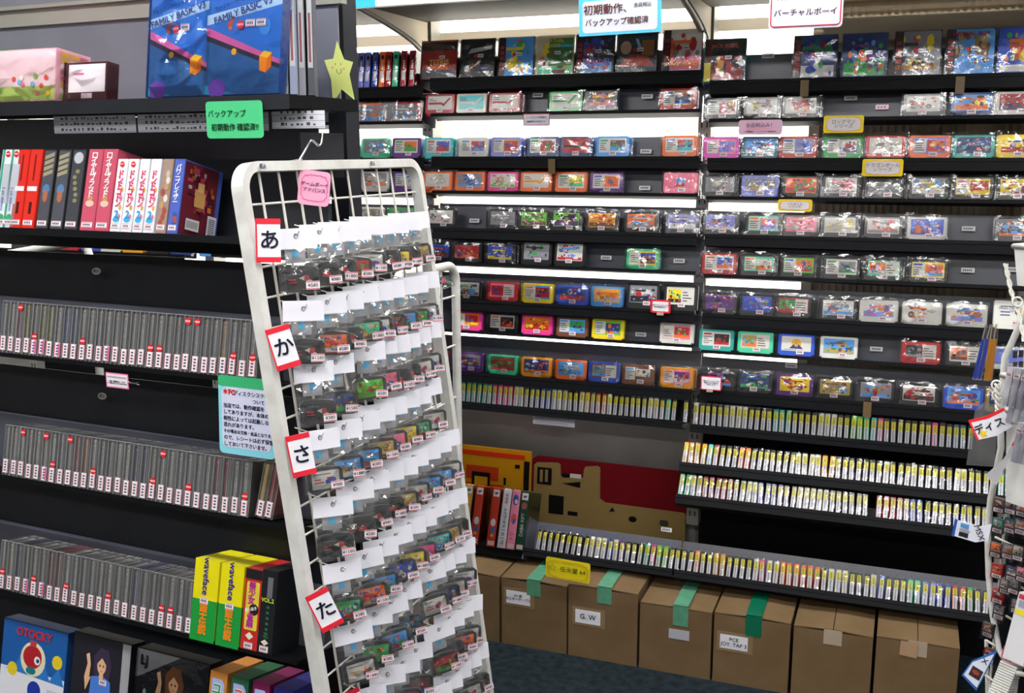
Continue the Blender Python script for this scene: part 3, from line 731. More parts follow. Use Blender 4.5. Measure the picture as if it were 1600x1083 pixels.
q2 = zz(1038, 817); pile('dark grey rounded block', lambda b: b.prism(rrect(q2[0]-.014, q2[1]-.009, q2[0]+.014, q2[1]+.009, .004, 2), y, -.0055, hexc('3c3c3c')))
for px in (845.5, 853.5): pile('tan bar', bxf((zz(px-2.2, 753), zz(px+2.2, 735)), tan, -.011, -.009))
pile('pale strip', bxf((zz(890, 747), zz(907, 743)), hexc('c8c4c0'))); pile('black strip', bxf((zz(878, 746), zz(889, 742))))
q1 = at(828, 708, 3.15); q0 = at(690, 693, 3.15)
t = thing('pixel_rug', 'yellow and orange rug with a blocky pixel pattern and black edge', 'rug', (q1.x, 3.15, .34), (-math.radians(5), 0, 0)); H_ = q1.z-.34
b = MB(); W_ = .40; b.box((-W_, 0, 0), (0, .012, H_), hexc('c08a14')); part('rug_backing', b.mesh('rug_backing', M['pcase']), t)
def pz(px, py): q = at(px, py, 3.15); return (q.x-q1.x, q.z-.34)
def pb_(a, c, colr, yy=-.005):
    u, v = pz(*a), pz(*c); part('pixel_block', MB().box((min(u[0], v[0]), yy, min(u[1], v[1])), (max(u[0], v[0]), min(0, yy+.005), max(u[1], v[1])), hexc(colr)).mesh('pixel_block', M['pcase']), t)
pb_((640, 700), (818, 713), 'c83414'); pb_((818, 722), (826, 790), '141414'); pb_((728, 726), (778, 752), 'b83c18'); pb_((728, 752), (787, 800), 'b83c18'); pb_((738, 736), (766, 775), '141414', -.010); pb_((743, 743), (763, 775), 'c08a14', -.013); pb_((804, 727), (811, 733), '141414'); pb_((787, 747), (790, 758), '141414')
# ---------------------------------------------------------------- cardboard boxes
BXS = [(548, 660), (668, 780), (783, 886), (888, 997), (1000, 1113), (1116, 1236), (1240, 1365), (1369, 1500)]
BD = ['brown cardboard box at the left end, mostly behind the wire rack', 'brown cardboard box just behind the rack\'s right leg', 'cardboard box with a handwritten white label and green tape',
      'cardboard box with a white label reading G.W and green tape', 'cardboard box with green tape and a small grey sticker', 'cardboard box with dark green tape and a two-line white label',
      'plain cardboard box with a slightly lifted flap, second from right', 'rightmost cardboard box with a torn paper flap']
YB = 2.743
for i, ((a, c), l) in enumerate(zip(BXS, BD)):
    yb = 1010; x0 = at(a, 902+(a-783)*.166, YB).x; x1 = at(c, 902+(c-783)*.166, YB).x; h = (.216, .216, .217, .2285, .207, .211, .209, .215)[i]
    w_ = x1-x0-.002
    t = thing('cardboard_box', l, 'box', ((x0+x1)/2, YB, 0), (0, 0, 0), 'cardboard boxes under the shelves'); r = random.Random(i)
    b = MB(); b.box((-w_/2, 0, 0), (w_/2, .36, h-.004)); part('carton', b.mesh('carton', M['card']), t)
    b = MB(); b.box((-w_/2+.004, .003, h-.004), (w_/2-.004, .35, h-.0035)); part('flap_gap_shade', b.mesh('flap_gap_shade', M['cardin']), t)  # dark sheet under the flaps, painted shade of the box inside
    for k, (s, e) in enumerate(((-w_/2, -.001), (.001, w_/2))):      # top flaps, lifted a little along the front
        lift = r.uniform(.001, .007); b = MB(); z = h
        V = [(s, 0, z+(.0 if k == 0 else lift)), (e, 0, z+(lift if k == 0 else 0)), (e, .36, z), (s, .36, z)]
        b.idx(V+[(p[0], p[1], p[2]-.003) for p in V], [(0, 1, 2, 3), (7, 6, 5, 4), (0, 4, 5, 1), (1, 5, 6, 2), (2, 6, 7, 3), (3, 7, 4, 0)]); part('flap', b.mesh('flap', M['card']), t)
    if 2 <= i <= 5:
        m_ = mat('dark_green_tape', '0c6448', .3) if i == 5 else M['gtape']; cx = (.0, .0, -.0, .005, .015, .005, 0, 0)[i]
        b = MB(); b.box((cx-.022, .0005-.002, h-.045-.01*(i > 3)), (cx+.022, -.0005, h+.006)); b.box((cx-.022, -.0015, h+.0075), (cx+.022, .34, h+.0085)); part('tape', b.mesh('tape', m_), t, label='green tape')
    else:
        b = MB(); b.box((-.024, -.0012, h-.04), (.024, -.0004, h+.003)); part('tape', b.mesh('tape', M['ptape']), t)
    if i in (2, 3, 5):
        zc = {2: .158, 3: .132, 5: .128}[i]; xc = {2: -.05, 3: -.045, 5: -.048}[i]; lw, lh = .078, .042
        part('backing_tape', bx('backing_tape', (xc-lw*.62, -.0008, zc-lh*.7), (xc+lw*.68, -.0002, zc+lh*.7), M['tape']), t)
        q = part('label_sheet', MB().box((-lw/2, -.0014, -lh/2), (lw/2, -.0009, lh/2)).mesh('label_sheet', M['paper']), t, (xc, 0, zc), color='d8d8e0')
        text({2: 'PC 用\nモニターケーブル', 3: 'G. W', 5: 'PCE\nJOY. TAP 3'}[i], {2: .0105, 3: .022, 5: .0155}[i], '18181c', q, 0, 0, -.0018, bold=.01)
    if i == 4:
        q = part('label_sheet', MB().box((-.03, -.0014, -.015), (.03, -.0009, .015)).mesh('label_sheet', M['paper']), t, (.012, 0, .125), color='a8a8b0')
    if i == 7:
        q = part('paper_flap', MB().prism([(-.024, -.03), (.02, -.034), (.022, .012), (-.022, .012)], -.004, -.0035).mesh('paper_flap', M['paper']), t, (-.02, 0, h-.012), (.05, 0, 0), color='b09070')
# ================================================================ LEFT GONDOLA
PZ = math.radians(12)
SL0 = -1.35; SR = -.0                       # along-shelf extent (s = 0 at the right end)
def gthing(name, label, cat, s, off, z, tilt=0, rz=0, group=None): return thing(name, label, cat, lpos(s, off, z), (-tilt, 0, LA+rz), group)
g = gthing('gondola_post', 'dark slotted upright post at the right end of the left shelf unit', 'shelf post', ls(524, 100, .32), .32, 0)
b = MB(); b.box((-.022, 0, 0), (.022, .05, 2.3)); part('post', b.mesh('post', M['black']), g)
b = MB(); z = .1
while z < 2.2: b.box((-.006, -.0012, z), (-.001, 0, z+.02)); z += .05
q = part('slot_row', b.mesh('slot_row', M['dark']), g); q['kind'] = 'stuff'
g = gthing('gondola_post', 'dark upright post of the left shelf unit beyond the left picture edge', 'shelf post', -1.4, .32, 0); part('post', bx('post', (-.022, 0, 0), (.022, .05, 2.3), M['black']), g)
def lshelf(label, z, x0, x1, depth, thick, tilt, ph, pname='panel', poff=None, lip=.012):
    t = gthing('gondola_shelf', label, 'shelf', (x0+x1)/2, 0, z, tilt); h = (x1-x0)/2; poff = poff or depth
    b = MB(); b.box((-h, 0, -thick), (h, depth, -.001)); part('shelf_board', b.mesh('shelf_board', M['edge']), t)
    part('front_lip', bx('front_lip', (-h, -.003, -thick-.002), (h, -.0003, 0), M['edge' if tilt else 'black']), t)
    if ph: part('back_panel', bx('back_panel', (-h, poff, 0), (h, poff+.003, ph), M[pname]), t)
    return t
XR = ls(452, 148)
def arc_end(t, x, d, z0): pass
TS = lshelf('black shelf carrying the large boxed games at the top of the left unit', 1.600, -1.4, XR, .22, .024, 0, 0)
part('upper_panel', bx('upper_panel', (-.66, .27, .002), (.635, .274, .26), M['pale']), TS)
part('lower_panel', bx('lower_panel', (-.66, .21, -.16), (.62, .214, -.025), M['panel']), TS)
zt = atl(120, 22, .26).z
g = gthing('top_rail', 'dark metal rail along the top left edge above the grey panel', 'rail', -.7, .26, zt); b = MB(); b.box((-.72, 0, -.018), (.66, .02, .022)); b.box((-.72, -.012, .018), (.66, 0, .026)); part('rail', b.mesh('rail', M['steel']), g)
# bracket at the shelf end
g = gthing('shelf_bracket', 'black metal bracket plate at the right end under the top shelf', 'bracket', ls(512, 225, .15), .0, 1.46)
part('plate', MB().prism([(0, -.01), (.003, -.01), (.003, .075), (0, .075)], .06, .20).mesh('plate', M['black']), g)
lshelf('black tilted shelf carrying the boxed games with printed spines', 1.345, -1.4, ls(508, 300, .16), .16, .012, math.radians(15), .185, 'black', .15)
q = atl(100, 365)
for k, (z, l) in enumerate(((1.074, 'upper'), (.793, 'middle'), (.513, 'lower'))):
    t = lshelf(f"black tilted shelf carrying the {l} row of clear disk cases", z, -1.4, -.02, .125, .006, PZ, .238 if k else .232, 'black', .118)
    part('grey_block', bx('grey_block', (-.68, .088, 0), (.69, .116, .125), M['panel']), t)  # grey block behind the cases, seen as a paler band above them
g = lshelf('black bottom shelf carrying face-out boxes', .235, -1.4, -.02, .2, .01, PZ, .24, 'black')
part('plinth', bx('plinth', (-.68, .03, -.22), (.68, .25, -.06), M['dark']), g)
# papers taped under the top shelf, written side away
for k, (px0, px1, py0, py1) in enumerate(((83, 213, 181, 207), (214, 420, 176, 204), (424, 508, 170, 200))):
    a = atl(px0, py0, .055); c = atl(px1, py1, .055)
    s0, s1 = (a-LP).dot(LX), (c-LP).dot(LX)
    g = gthing('paper_sheet', f"thin written paper hanging behind the top shelf, {ordw(k+1)} from left", 'paper', s0, .055, c.z); wd = s1-s0; hh = a.z-c.z
    b = MB(); b.prism([(0, 0), (wd, 0), (wd, min(hh+.02, 1.573-c.z)), (0, min(hh+.02, 1.573-c.z))], 0, .0005, hexc('e4e6f0')); r = random.Random(k)
    for j in range(3):
        x = .02
        while x < wd-.02: q = r.uniform(.003, .008); b.rect(x, .005+j*.011, x+q, .007+j*.011+r.uniform(0, .004), -.0002, hexc('52525c')); x += q+r.uniform(.002, .01)
        b.rect(0, .002+j*.011, wd, .0026+j*.011, -.0002, hexc('6c6c78'))
    part('sheet', b.mesh('sheet', M['print']), g)
# -- disk cases
CASEH = .112; CTH = .0222
cb = MB(); cb.box((-CTH/2+.0006, 0, 0), (CTH/2-.0006, .082, CASEH)); cb.box((-CTH/2+.0006, -.0016, 0), (-CTH/2+.0026, 0, CASEH)); cb.box((CTH/2-.0026, -.0016, 0), (CTH/2-.0006, 0, CASEH)); cb.box((-CTH/2+.0006, -.0016, CASEH-.003), (CTH/2-.0006, 0, CASEH)); CASE = cb.mesh('case_shell', M['clear'])
cb = MB(); cb.box((-.0072, .002, .004), (.0005, .078, CASEH-.006)); CIN = cb.mesh('booklet', M['paper'])
cb = MB(); cb.box((.0012, .001, .003), (.0074, .079, CASEH-.004)); CIN2 = cb.mesh('disk_tray', M['paper'])
def edgem():
    b = MB(); a = CTH/2-.0006
    for x in (-a, a): b.tube([(x, 0, 0), (x, 0, CASEH)], .0006, 4)
    b.tube([(-a, 0, CASEH), (a, 0, CASEH)], .0008, 4); b.tube([(-.0003, -.0004, 0), (-.0003, -.0004, CASEH)], .0005, 4); return b.mesh('case_edge', mat('case_edge', (.50, .50, .50), .2))
CED = edgem()
def inkm(seed):
    r = random.Random(seed); b = MB(); z = .035
    while z < .092: b.rect(-.0048, z, -.0018, z+r.uniform(.0012, .003), .0016, hexc('3a3a40')); z += .0042
    b.rect(-.0055, .097, -.001, .1015, .0016, hexc('b08038')); return b.mesh('booklet_print', M['print'])
CINK = [inkm(i) for i in range(4)]
ST = MB(); ST.prism([(.0072*math.cos(2*PI*i/14), .0072*math.sin(2*PI*i/14)) for i in range(14)], -.0004, 0, hexc('e01428')); NEWM = ST.mesh('new_sticker', M['print'])
STAG = []
for v, pk in ((0, 0), (1, 0), (2, 1)):
    b = MB(); r = random.Random(v); b.prism([(-.0078, 0), (.0078, 0), (.0078, .030), (-.0078, .030)], -.0004, 0, hexc('f3ecf2'))
    if pk: b.rect(.002, .001, .0076, .029, -.0005, hexc('f060b0'))
    b.rect(-.0076, .001, -.0062, .029, -.0006, hexc('c84860')); b.rect(.0062, .001, .0076, .029, -.0006, hexc('c84860'))
    for j in range(4): b.rect(-.003, .004+.006*j, .003, .0075+.006*j, -.0006, hexc('505060'))
    STAG.append(b.mesh('price_tag', M['print']))
def newst(parent, x, z, y=-.0022, s=1.0):
    q = part('new_sticker', NEWM, parent, (x, y, z)); q.scale = (s, 1, s); text('NEW', .0055*s, 'ffffff', q, 0, 0, -.0006); return q
def disk_row(name, z, px0, py0, px1, py1, n, tint, top_new, bot_new, skip=()):
    s0 = ls(px0, py0); s1 = ls(px1, py1); st = (s1-s0)/(n-1)
    for i in range(n):
        c = tint.get(i, random.choice(['c4c4c4', 'd4d4d0', 'acacb0', 'c8c4c0', '9c9ca0']))
        extra = {'c8c81c': 'yellow', '4a80c8': 'blue', '2c3c80': 'navy', 'c05070': 'rose', 'd08030': 'orange', 'a02838': 'dark red', 'd8b880': 'tan', '5048a0': 'violet'}.get(c, 'grey')
        nw = ' and a red sticker' if i in top_new or i in bot_new else ''
        t = gthing('disk_case', f"clear disk case, {extra} booklet{nw}, {ordw(i+1)} from left in {name} row", 'disk case', s0+i*st, 0.001, z+.001, PZ, random.uniform(-.015, .015), 'clear disk cases on the left shelves')
        part('case_shell', CASE, t); part('booklet', CIN, t, color=c); part('disk_tray', CIN2, t, color='8c8c8c' if i % 3 else '58585c'); part('case_edge', CED, t); part('booklet_print', CINK[i % 4], t)
        dz = random.choice((0, .001, .003)); part('price_tag', STAG[2 if random.random() < .08 else i % 2], t, (random.uniform(-.001, .001), -.0018, .003+dz))
        if i in top_new: newst(t, -.001, .100)
        if i in bot_new: newst(t, .001, .041)
        elif i in skip: pass
    return st
disk_row('upper', 1.074, 4, 552, 392, 595, 30, {2: 'c05070', 3: 'c8c81c', 5: 'c8c81c', 6: 'c8c81c', 8: '4a80c8', 9: '4a80c8', 26: 'd8b880'}, (2, 22, 23), (4, 10, 18, 19, 27, 29))
disk_row('middle', .793, 8, 743, 380, 810, 29, {9: 'c05070', 10: 'd08030', 16: '2c3c80', 17: '2c3c80', 25: 'a02838', 26: 'a02838'}, (2, 5, 8, 19), (6, 11, 18, 22, 28))
disk_row('lower', .513, 2, 922, 293, 988, 23, {2: '2c3c80', 6: 'a02838', 7: 'a02838', 16: '5048a0'}, (), (0, 4, 8, 13, 19, 20))
# two leaning cases right of the middle row
for k, (px, c) in enumerate(((405, 'e8c878'), (418, 'b84030'))):
    t = gthing('disk_case', f"clear case with a {['cream','reddish'][k]} sleeve at the right end of the middle row", 'disk case', ls(px, 808, .01), .01, .795, PZ, .0, 'leaning cases at the row end')
    t.rotation_euler = (-PZ, math.radians(7), LA); part('case_shell', CASE, t); part('booklet', CIN, t, color=c); part('case_edge', CED, t); part('price_tag', STAG[0], t, (0, -.0018, .004))
# -- boxed games with printed spines
BK = [(-12, 8, 'dfe8e8', 205, ''), (2, 20, 'd8dfe4', 205, ''), (13, 31, 'd8281c', 208, ''), (32, 51, 'd82a1e', 208, ''), (54, 73, '4a4c56', 208, ''), (76, 96, '4c4e58', 208, ''), (98, 119, '3c4048', 208, ''),
      (123, 145, 'c45068', 206, 'ロイヤルブラッド'), (146, 168, 'c45068', 206, 'ロイヤルブラッド'), (170, 186, 'e6e6ee', 226, 'ドンドコドン'), (187, 203, 'e6e6ee', 226, 'ドンドコドン'), (205, 220, 'e6e6ee', 226, 'ドンドコドン'), (222, 238, 'e6e6ee', 226, 'ドンドコドン'),
      (241, 257, '9c8478', 224, ''), (259, 275, '4860b8', 224, 'パワーブレイザー')]
BL = ['white boxed game with a teal edge and red round sticker at far left', 'white boxed game with green edge and violet lettering', 'bright red boxed game, left one of the pair', 'bright red boxed game, right one of the pair',
      'dark grey boxed game with slanted gold lettering, first of the pair', 'dark grey boxed game with slanted gold lettering, second of the pair', 'dark grey boxed game with a pale round moon on the spine',
      'dusty pink boxed game with white lettering, left one', 'dusty pink boxed game with white lettering, right one', 'white boxed game with pink lettering and red sticker, leftmost of four', 'white boxed game with pink lettering and red sticker, second of four',
      'white boxed game with pink lettering, third of four', 'white boxed game with pink lettering, rightmost of four', 'patterned brown boxed game between the white and blue ones', 'blue boxed game with white lettering and a reddish cover facing right']
BT = math.radians(15)
for i, (a, c, colr, ty, s) in enumerate(BK):
    s0, s1 = ls(a, 357+a*.03), ls(c, 357+c*.03); hh = .166 if ty < 220 else .146; wd = s1-s0-.0006; dp = .125 if ty < 220 else .11
    t = gthing('boxed_game', BL[i], 'game box', (s0+s1)/2, .002, 1.346, BT, 0, 'boxed games with printed spines on the left shelf')
    part('carton', MB().box((-wd/2, 0, 0), (wd/2, dp, hh)).mesh('carton', M['carton']), t, color='2c2c30' if i in (4, 5, 6) else colr)
    b = MB(); e = wd*.44; y = -.0004
    b.rect(-e, .002, e, hh-.003, y, hexc(colr))
    r = random.Random(i)
    if i < 2: b.rect(-e, .0, -e*.6, hh, -.0008, hexc('3c9c88')); b.rect(-e*.5, .05, e*.9, .135, -.0008, hexc('b8bcc8')); b.disc(0, .02, e*.6, .009, -.001, hexc('40a070'), 9)
    if i in (2, 3): b.rect(-e*.2, .03, e*.3, .055, -.001, hexc('4a0808')); b.rect(-e*.15, .1, e*.1, .155, -.001, hexc('780c08')); b.rect(-e*.9, .078, e*.9, .088, -.001, hexc('e8e0e4'))
    if i in (4, 5):
        for j in range(4): b.poly([(-e*.9, .108+j*.012), (e*.8, .116+j*.012), (e*.8, .124+j*.012), (-e*.9, .116+j*.012)], -.001, hexc('9c9478'))
        b.disc(0, .082, e*.7, .012, -.001, hexc('4c7cb0'), 7); b.disc(0, .068, e*.5, .014, -.0012, hexc('a86848'), 7)
    if i == 6: b.disc(0, .148, e*.8, .012, -.001, hexc('b8bcc4'), 14); [b.disc(r.uniform(-.3, .3)*e, .06+j*.012, e*.4, .005, -.001, hexc('8c8458'), 5) for j in range(6)]
    if i in (7, 8): b.disc(0, .055, e*.7, .007, -.001, hexc('d8c0b0'), 8); b.disc(0, .066, e*.5, .006, -.0012, hexc('c89058'), 6)
    if 9 <= i <= 12: [b.disc(e*.6, .03+j*.018, e*.35, .006, -.001, hexc(['c87898', 'd0a040'][j % 2]), 5) for j in range(4)]; b.disc(.0, .024, e*.8, .006, -.001, hexc('40a8d8'), 8)
    if i == 13: [b.disc(r.uniform(-.5, .5)*e, .02+j*.012, e*.5, .008, -.001-.0001*j, hexc(r.choice(['c0b0a0', 'a04838', 'd8d0c8', '6c6878', 'b89060'])), 6) for j in range(9)]
    if i == 14: [b.disc(r.uniform(-.5, .5)*e, .014+j*.006, e*.5, .005, -.001-.0001*j, hexc(r.choice(['d8c0a0', 'a04838', '3050a0'])), 6) for j in range(5)]
    part('spine_print', b.mesh('spine_print', M['print']), t)
    part('price_tag', tag_mesh(wd*.75, .011, 4), t, (0, -.0016, .006))
    L = -.0018
    if s.startswith('ロイ'): text('\n'.join(s), .0165, 'f4ecec', t, 0, .113, L, line=.68, bold=.03, sx=1.1)
    if s.startswith('ドン'): text('\n'.join(s), .0165, 'd82c60', t, 0, .085, L, line=.72, bold=.03); text('2', .020, '2c98d8', t, 0, .034, L, bold=.04)
    if s.startswith('パワ'): text('\n'.join(s), .0135, 'f0f0f8', t, 0, .095, L, line=.72, bold=.02)
    if i < 2: text('WINGS OF 2', .009, '5c68b8', t, 0, .06, L, rot=-PI/2)
    if i in (0, 1): newst(t, 0, .156, L, .9)
    if i in (9, 10): newst(t, 0, .135, L, .8)
    if i == 14:
        b = MB(); X = wd/2+.0006; r = random.Random(5)
        def rx(y0, z0, y1, z1, cl, k=0): b.face([(X+k*.00015, y0, z0), (X+k*.00015, y1, z0), (X+k*.00015, y1, z1), (X+k*.00015, y0, z1)], hexc(cl))
        rx(.002, .002, dp-.012, hh-.003, '6c2030')
        for j in range(34):
            q = [r.uniform(.01, dp-.03), r.uniform(.04, hh-.02)]; rx(q[0], q[1], q[0]+r.uniform(.005, .016), q[1]+r.uniform(.005, .016), r.choice(['8c2c40', 'b84060', 'd08090', '9c5428', 'c07030', '58182c', 'b0a0a8']), j+1)
        rx(.03, .06, .06, .09, 'c89858', 40); rx(.036, .09, .054, .108, 'd8b070', 41); rx(.04, .108, .052, .118, 'c03050', 42)
        rx(.012, .012, .05, .034, 'dcd8dc', 43); rx(.072, .008, .098, .05, 'd0d0dc', 43)
        for j in range(9): rx(.015+.0036*j, .016, .0165+.0036*j, .03, '28242c', 44); rx(.076, .012+.0038*j, .094, .0138+.0038*j, '28242c', 44)
        part('cover_print', b.mesh('cover_print', M['print']), t)
# -- top shelf boxes
def topbox(label, a, c, wd, hh, dp, body, off=.01):
    s0, s1 = ls(a, 158, off), ls(c, 158, off)
    t = gthing('boxed_game', label, 'game box', (s0+s1)/2, off, 1.602, math.radians(9), 0, 'large boxed games on the top shelf'); W = s1-s0
    part('carton', MB().box((-W/2, 0, 0), (W/2, dp, hh)).mesh('carton', M['carton']), t, color=body); return t, W
for k, (a, c) in enumerate(((231, 322), (319, 436))):
    t, W = topbox(['blue boxed game with a tilted billiard scene, left one, under creased film', 'blue boxed game with a tilted billiard scene, right one'][k], a, c, 0, .21, .022, '2858a8', .012-.0*k)
    b = MB(); x0, x1 = -W/2+.001, W/2-.001; y = -.0005; Hh = .208
    b.rect(x0, .001, x1, Hh, y, hexc('1c70d0')); b.poly([(x0, .105), (x0, .001), (x1, .001), (x1, .048)], y-.0002, hexc('1e5ea0')); b.poly([(x0, .105), (x1, .048), (x1, .060), (x0, .125)], y-.0003, hexc('d860a8'))
    b.poly([(x0, .100), (x1, .044), (x1, .052), (x0, .110)], y-.0004, hexc('20203c')); b.poly([(x0, .002), (x0+W*.4, .002), (x0, .02)], y-.0003, hexc('1a9cc8'))
    b.poly([(x0, .128), (x1, .158), (x1, .174), (x0, .146)], y-.0003, hexc('b8d8f4'))
    b.disc(x0+W*.38, .078, .006, .006, y-.0006, hexc('f0b020'), 14); b.disc(x0+W*.17, .012, .020, .018, y-.0006, hexc('7040b0'), 18)
    b.poly([(x0+W*.27, .130), (x0+W*.38, .142), (x0+W*.31, .114)], y-.0006, hexc('c05030')); b.disc(x0+W*.32, .121, .004, .0035, y-.0008, hexc('e07040'), 10)
    cx = x0+W*.80; b.poly([(cx-.012, .042), (cx+.002, .038), (cx+.005, .064), (cx-.013, .068)], y-.0008, hexc('f09018')); b.poly([(cx+.002, .038), (cx+.014, .048), (cx+.015, .073), (cx+.005, .064)], y-.0009, hexc('e07410')); b.poly([(cx-.013, .068), (cx+.005, .064), (cx+.015, .073), (cx-.003, .077)], y-.001, hexc('f8c830'))
    if k: b.disc(x0+W*.78, .120, .013, .015, y-.0007, hexc('3c90e0'), 16)
    q = part('cover', b.mesh('cover', M['print']), t)
    text('FAMILY BASIC V3', .0185, '1c3c90', q, -.002, .150, -.0032, rot=-.25, sx=.95, bold=.01); text('ファミリーベーシック', .009, '182048', q, -.022, .166, -.0032, rot=-.25)
    newst(t, -.005, .125, -.0036, 1.1); part('price_tag', TAGS['small'], t, (.016, -.003, .121)); 
    if k: part('price_tag', TAGS['small'], t, (.040, -.003, .121))
    part('wrapper', film_mesh('wrapper', W+.004, .212, -.004, 6 if not k else 3, 9 if not k else 4, .0024 if not k else .0008, 800+k, M['film'], 0, 0, .022), t)
for k, (a, off, colr) in enumerate(((442, .03, '98989c'), (456, .04, '8890a8'), (470, .075, '8c8c92'), (484, .085, '50525c'))):
    s = ls(a, 150, off)+.012
    t = gthing('boxed_game', f"boxed game seen edge-on behind the blue boxes, {ordw(k+1)} from left", 'game box', s-.01, off, 1.602, math.radians(9), .55, 'edge-on boxed games at the end of the top shelf')
    part('carton', MB().box((-.004, 0, 0), (.008, .10, .205)).mesh('carton', M['carton']), t, color=colr)
    b = MB(); b.rect(-.003, .05, .006, .19, -.0006, hexc('b0b0b4')); b.rect(-.001, .06, .003, .15, -.0008, hexc('7c2c3c')); part('spine_print', b.mesh('spine_print', M['print']), t)
t, W = topbox('large pink boxed game wrapped in glossy film at the far left', -80, 86, 0, .105, .085, 'e4a8b8')
b = MB(); r = random.Random(3); b.rect(-W/2+.002, .002, W/2-.002, .103, -.0005, hexc('ecd0d8')); b.rect(-W/2+.002, .002, W/2-.002, .03, -.0007, hexc('b8d070'))
for j in range(26): b.disc(r.uniform(-.45, .45)*W, r.uniform(.012, .05), .006, .006, -.0009-.00008*j, hexc(r.choice(['f0c040', 'e87090', '70b0e0', 'f4f0e0', 'd85040', '80b850'])), 7)
part('cover', b.mesh('cover', M['print']), t)
b = MB(); X = W/2+.0006
for j in range(24): 
    y_, z_ = .01+(j % 3)*.024, .006+(j//3)*.012; cl = hexc(r.choice(['e8c040', '70a8d0', 'e8e0d8', 'a8c860', 'd87888'])); b.face([(X, y_, z_), (X, y_+.02, z_), (X, y_+.02, z_+.009), (X, y_, z_+.009)], cl)
part('side_print', b.mesh('side_print', M['print']), t)
part('wrapper', film_mesh('wrapper', W+.006, .107, -.004, 12, 6, .0016, 820, M['film'], 0, 0, .085), t)
t, W = topbox('dark maroon boxed game with white glare painted over its cover', 101, 166, 0, .075, .03, '4c1c24', .03)
b = MB(); b.rect(-W*.42, .016, W*.46, .071, -.0005, hexc('f2eaf0')); b.rect(-W*.3, .05, -W*.05, .054, -.0008, hexc('e060a0')); b.rect(-W*.1, .004, W*.16, .014, -.0005, hexc('d8c8d0')); part('cover', b.mesh('cover', M['print']), t)  # large white rectangle is glare on the film, painted on the cover
part('wrapper', film_mesh('wrapper', W+.004, .077, -.0025, 5, 5, .0012, 821, M['film'], 0, 0, .03), t)
t, W = topbox('green boxed game with a small face, far left behind the pink box', -40, 22, 0, .125, .03, '2c8c4c', .14)
part('cover', art(W*.95, .12, 'G', 'F', list('EDLG'), 77), t, (0, -.001, .002))
# -- boxes at the right end of the lower disk row
LB = [(295, 333, 'e8dc10', .168, 'yellow and green boxed game, left one of two'), (335, 371, 'e8dc10', .168, 'yellow and green boxed game, right one of two'), (373, 399, 'c02828', .168, 'red boxed game with a yellow panel and purple lettering'), (398, 422, '1c1e22', .172, 'black boxed game with VOL.2 in yellow')]
for i, (a, c, colr, hh, l) in enumerate(LB):
    s0, s1 = ls(a, 998, -.005), ls(c, 1004, -.005); W = s1-s0-.001; dp = .11
    t = gthing('boxed_game', l, 'game box', (s0+s1)/2, -.004, .508, PZ, 0, 'boxed games at the end of the lower row')
    part('carton', MB().box((-W/2, 0, 0), (W/2, dp, hh)).mesh('carton', M['carton']), t, color=colr)
    b = MB(); e = W/2
    if i < 2:
        b.rect(-e, 0, e, hh*.51, -.0006, hexc('18983c')); b.face([(e+.0005, 0, 0), (e+.0005, dp, 0), (e+.0005, dp, hh*.51), (e+.0005, 0, hh*.51)], hexc('18983c'))
    if i == 2: b.rect(-e, hh*.88, e, hh, -.0006, hexc('18181c')); b.prism(rrect(-e*.75, hh*.27, e*.8, hh*.85, .003, 2), -.0009, -.0004, hexc('e4d040')); b.disc(e*.3, hh*.52, e*.6, .012, -.0012, hexc('181818'), 10); b.disc(0, hh*.2, e*.5, .008, -.0009, hexc('e8e0c8'), 4)
    if i == 3: b.rect(-e*.2, hh*.68, e*.5, hh*.92, -.0006, hexc('70707c')); b.disc(0, hh*.16, e*.5, .006, -.0009, hexc('e8e0c8'), 4); [b.rect(-e*.1, hh*.3+.011*j, e*.25, hh*.3+.011*j+.005, -.0008, hexc('2c6c40')) for j in range(5)]
    part('spine_print', b.mesh('spine_print', M['print']), t); L = -.0018
    if i < 2:
        text('waveface', .0215, '30208c', t, 0, hh*.80, L, rot=PI/2, bold=.02).rotation_euler = (PI/2, PI/2, 0)
        text('\n'.join('銀十伝説'), .021, 'e88818', t, 0, hh*.27, L, line=.72, bold=.04)
    if i == 2: text('\n'.join('美少女'), .0175, 'b02890', t, -.001, hh*.71, L, line=.85, bold=.05); text('勝ち抜き', .0075, 'f4f4f4', t, .0, hh*.52, L-.0004, rot=-.3, bold=.02); text('\n'.join('雀麻'), .0175, 'b02890', t, -.001, hh*.38, L, line=.8, bold=.05)
    if i == 3: text('VOL.2', .0115, 'c8dc40', t, 0, hh*.65, L, bold=.03); text('花', .013, '3c8c58', t, .002, hh*.24, L)
    part('price_tag', TAGS['small'], t, (0, L-.0006, .008 if i > 1 else hh*.46))
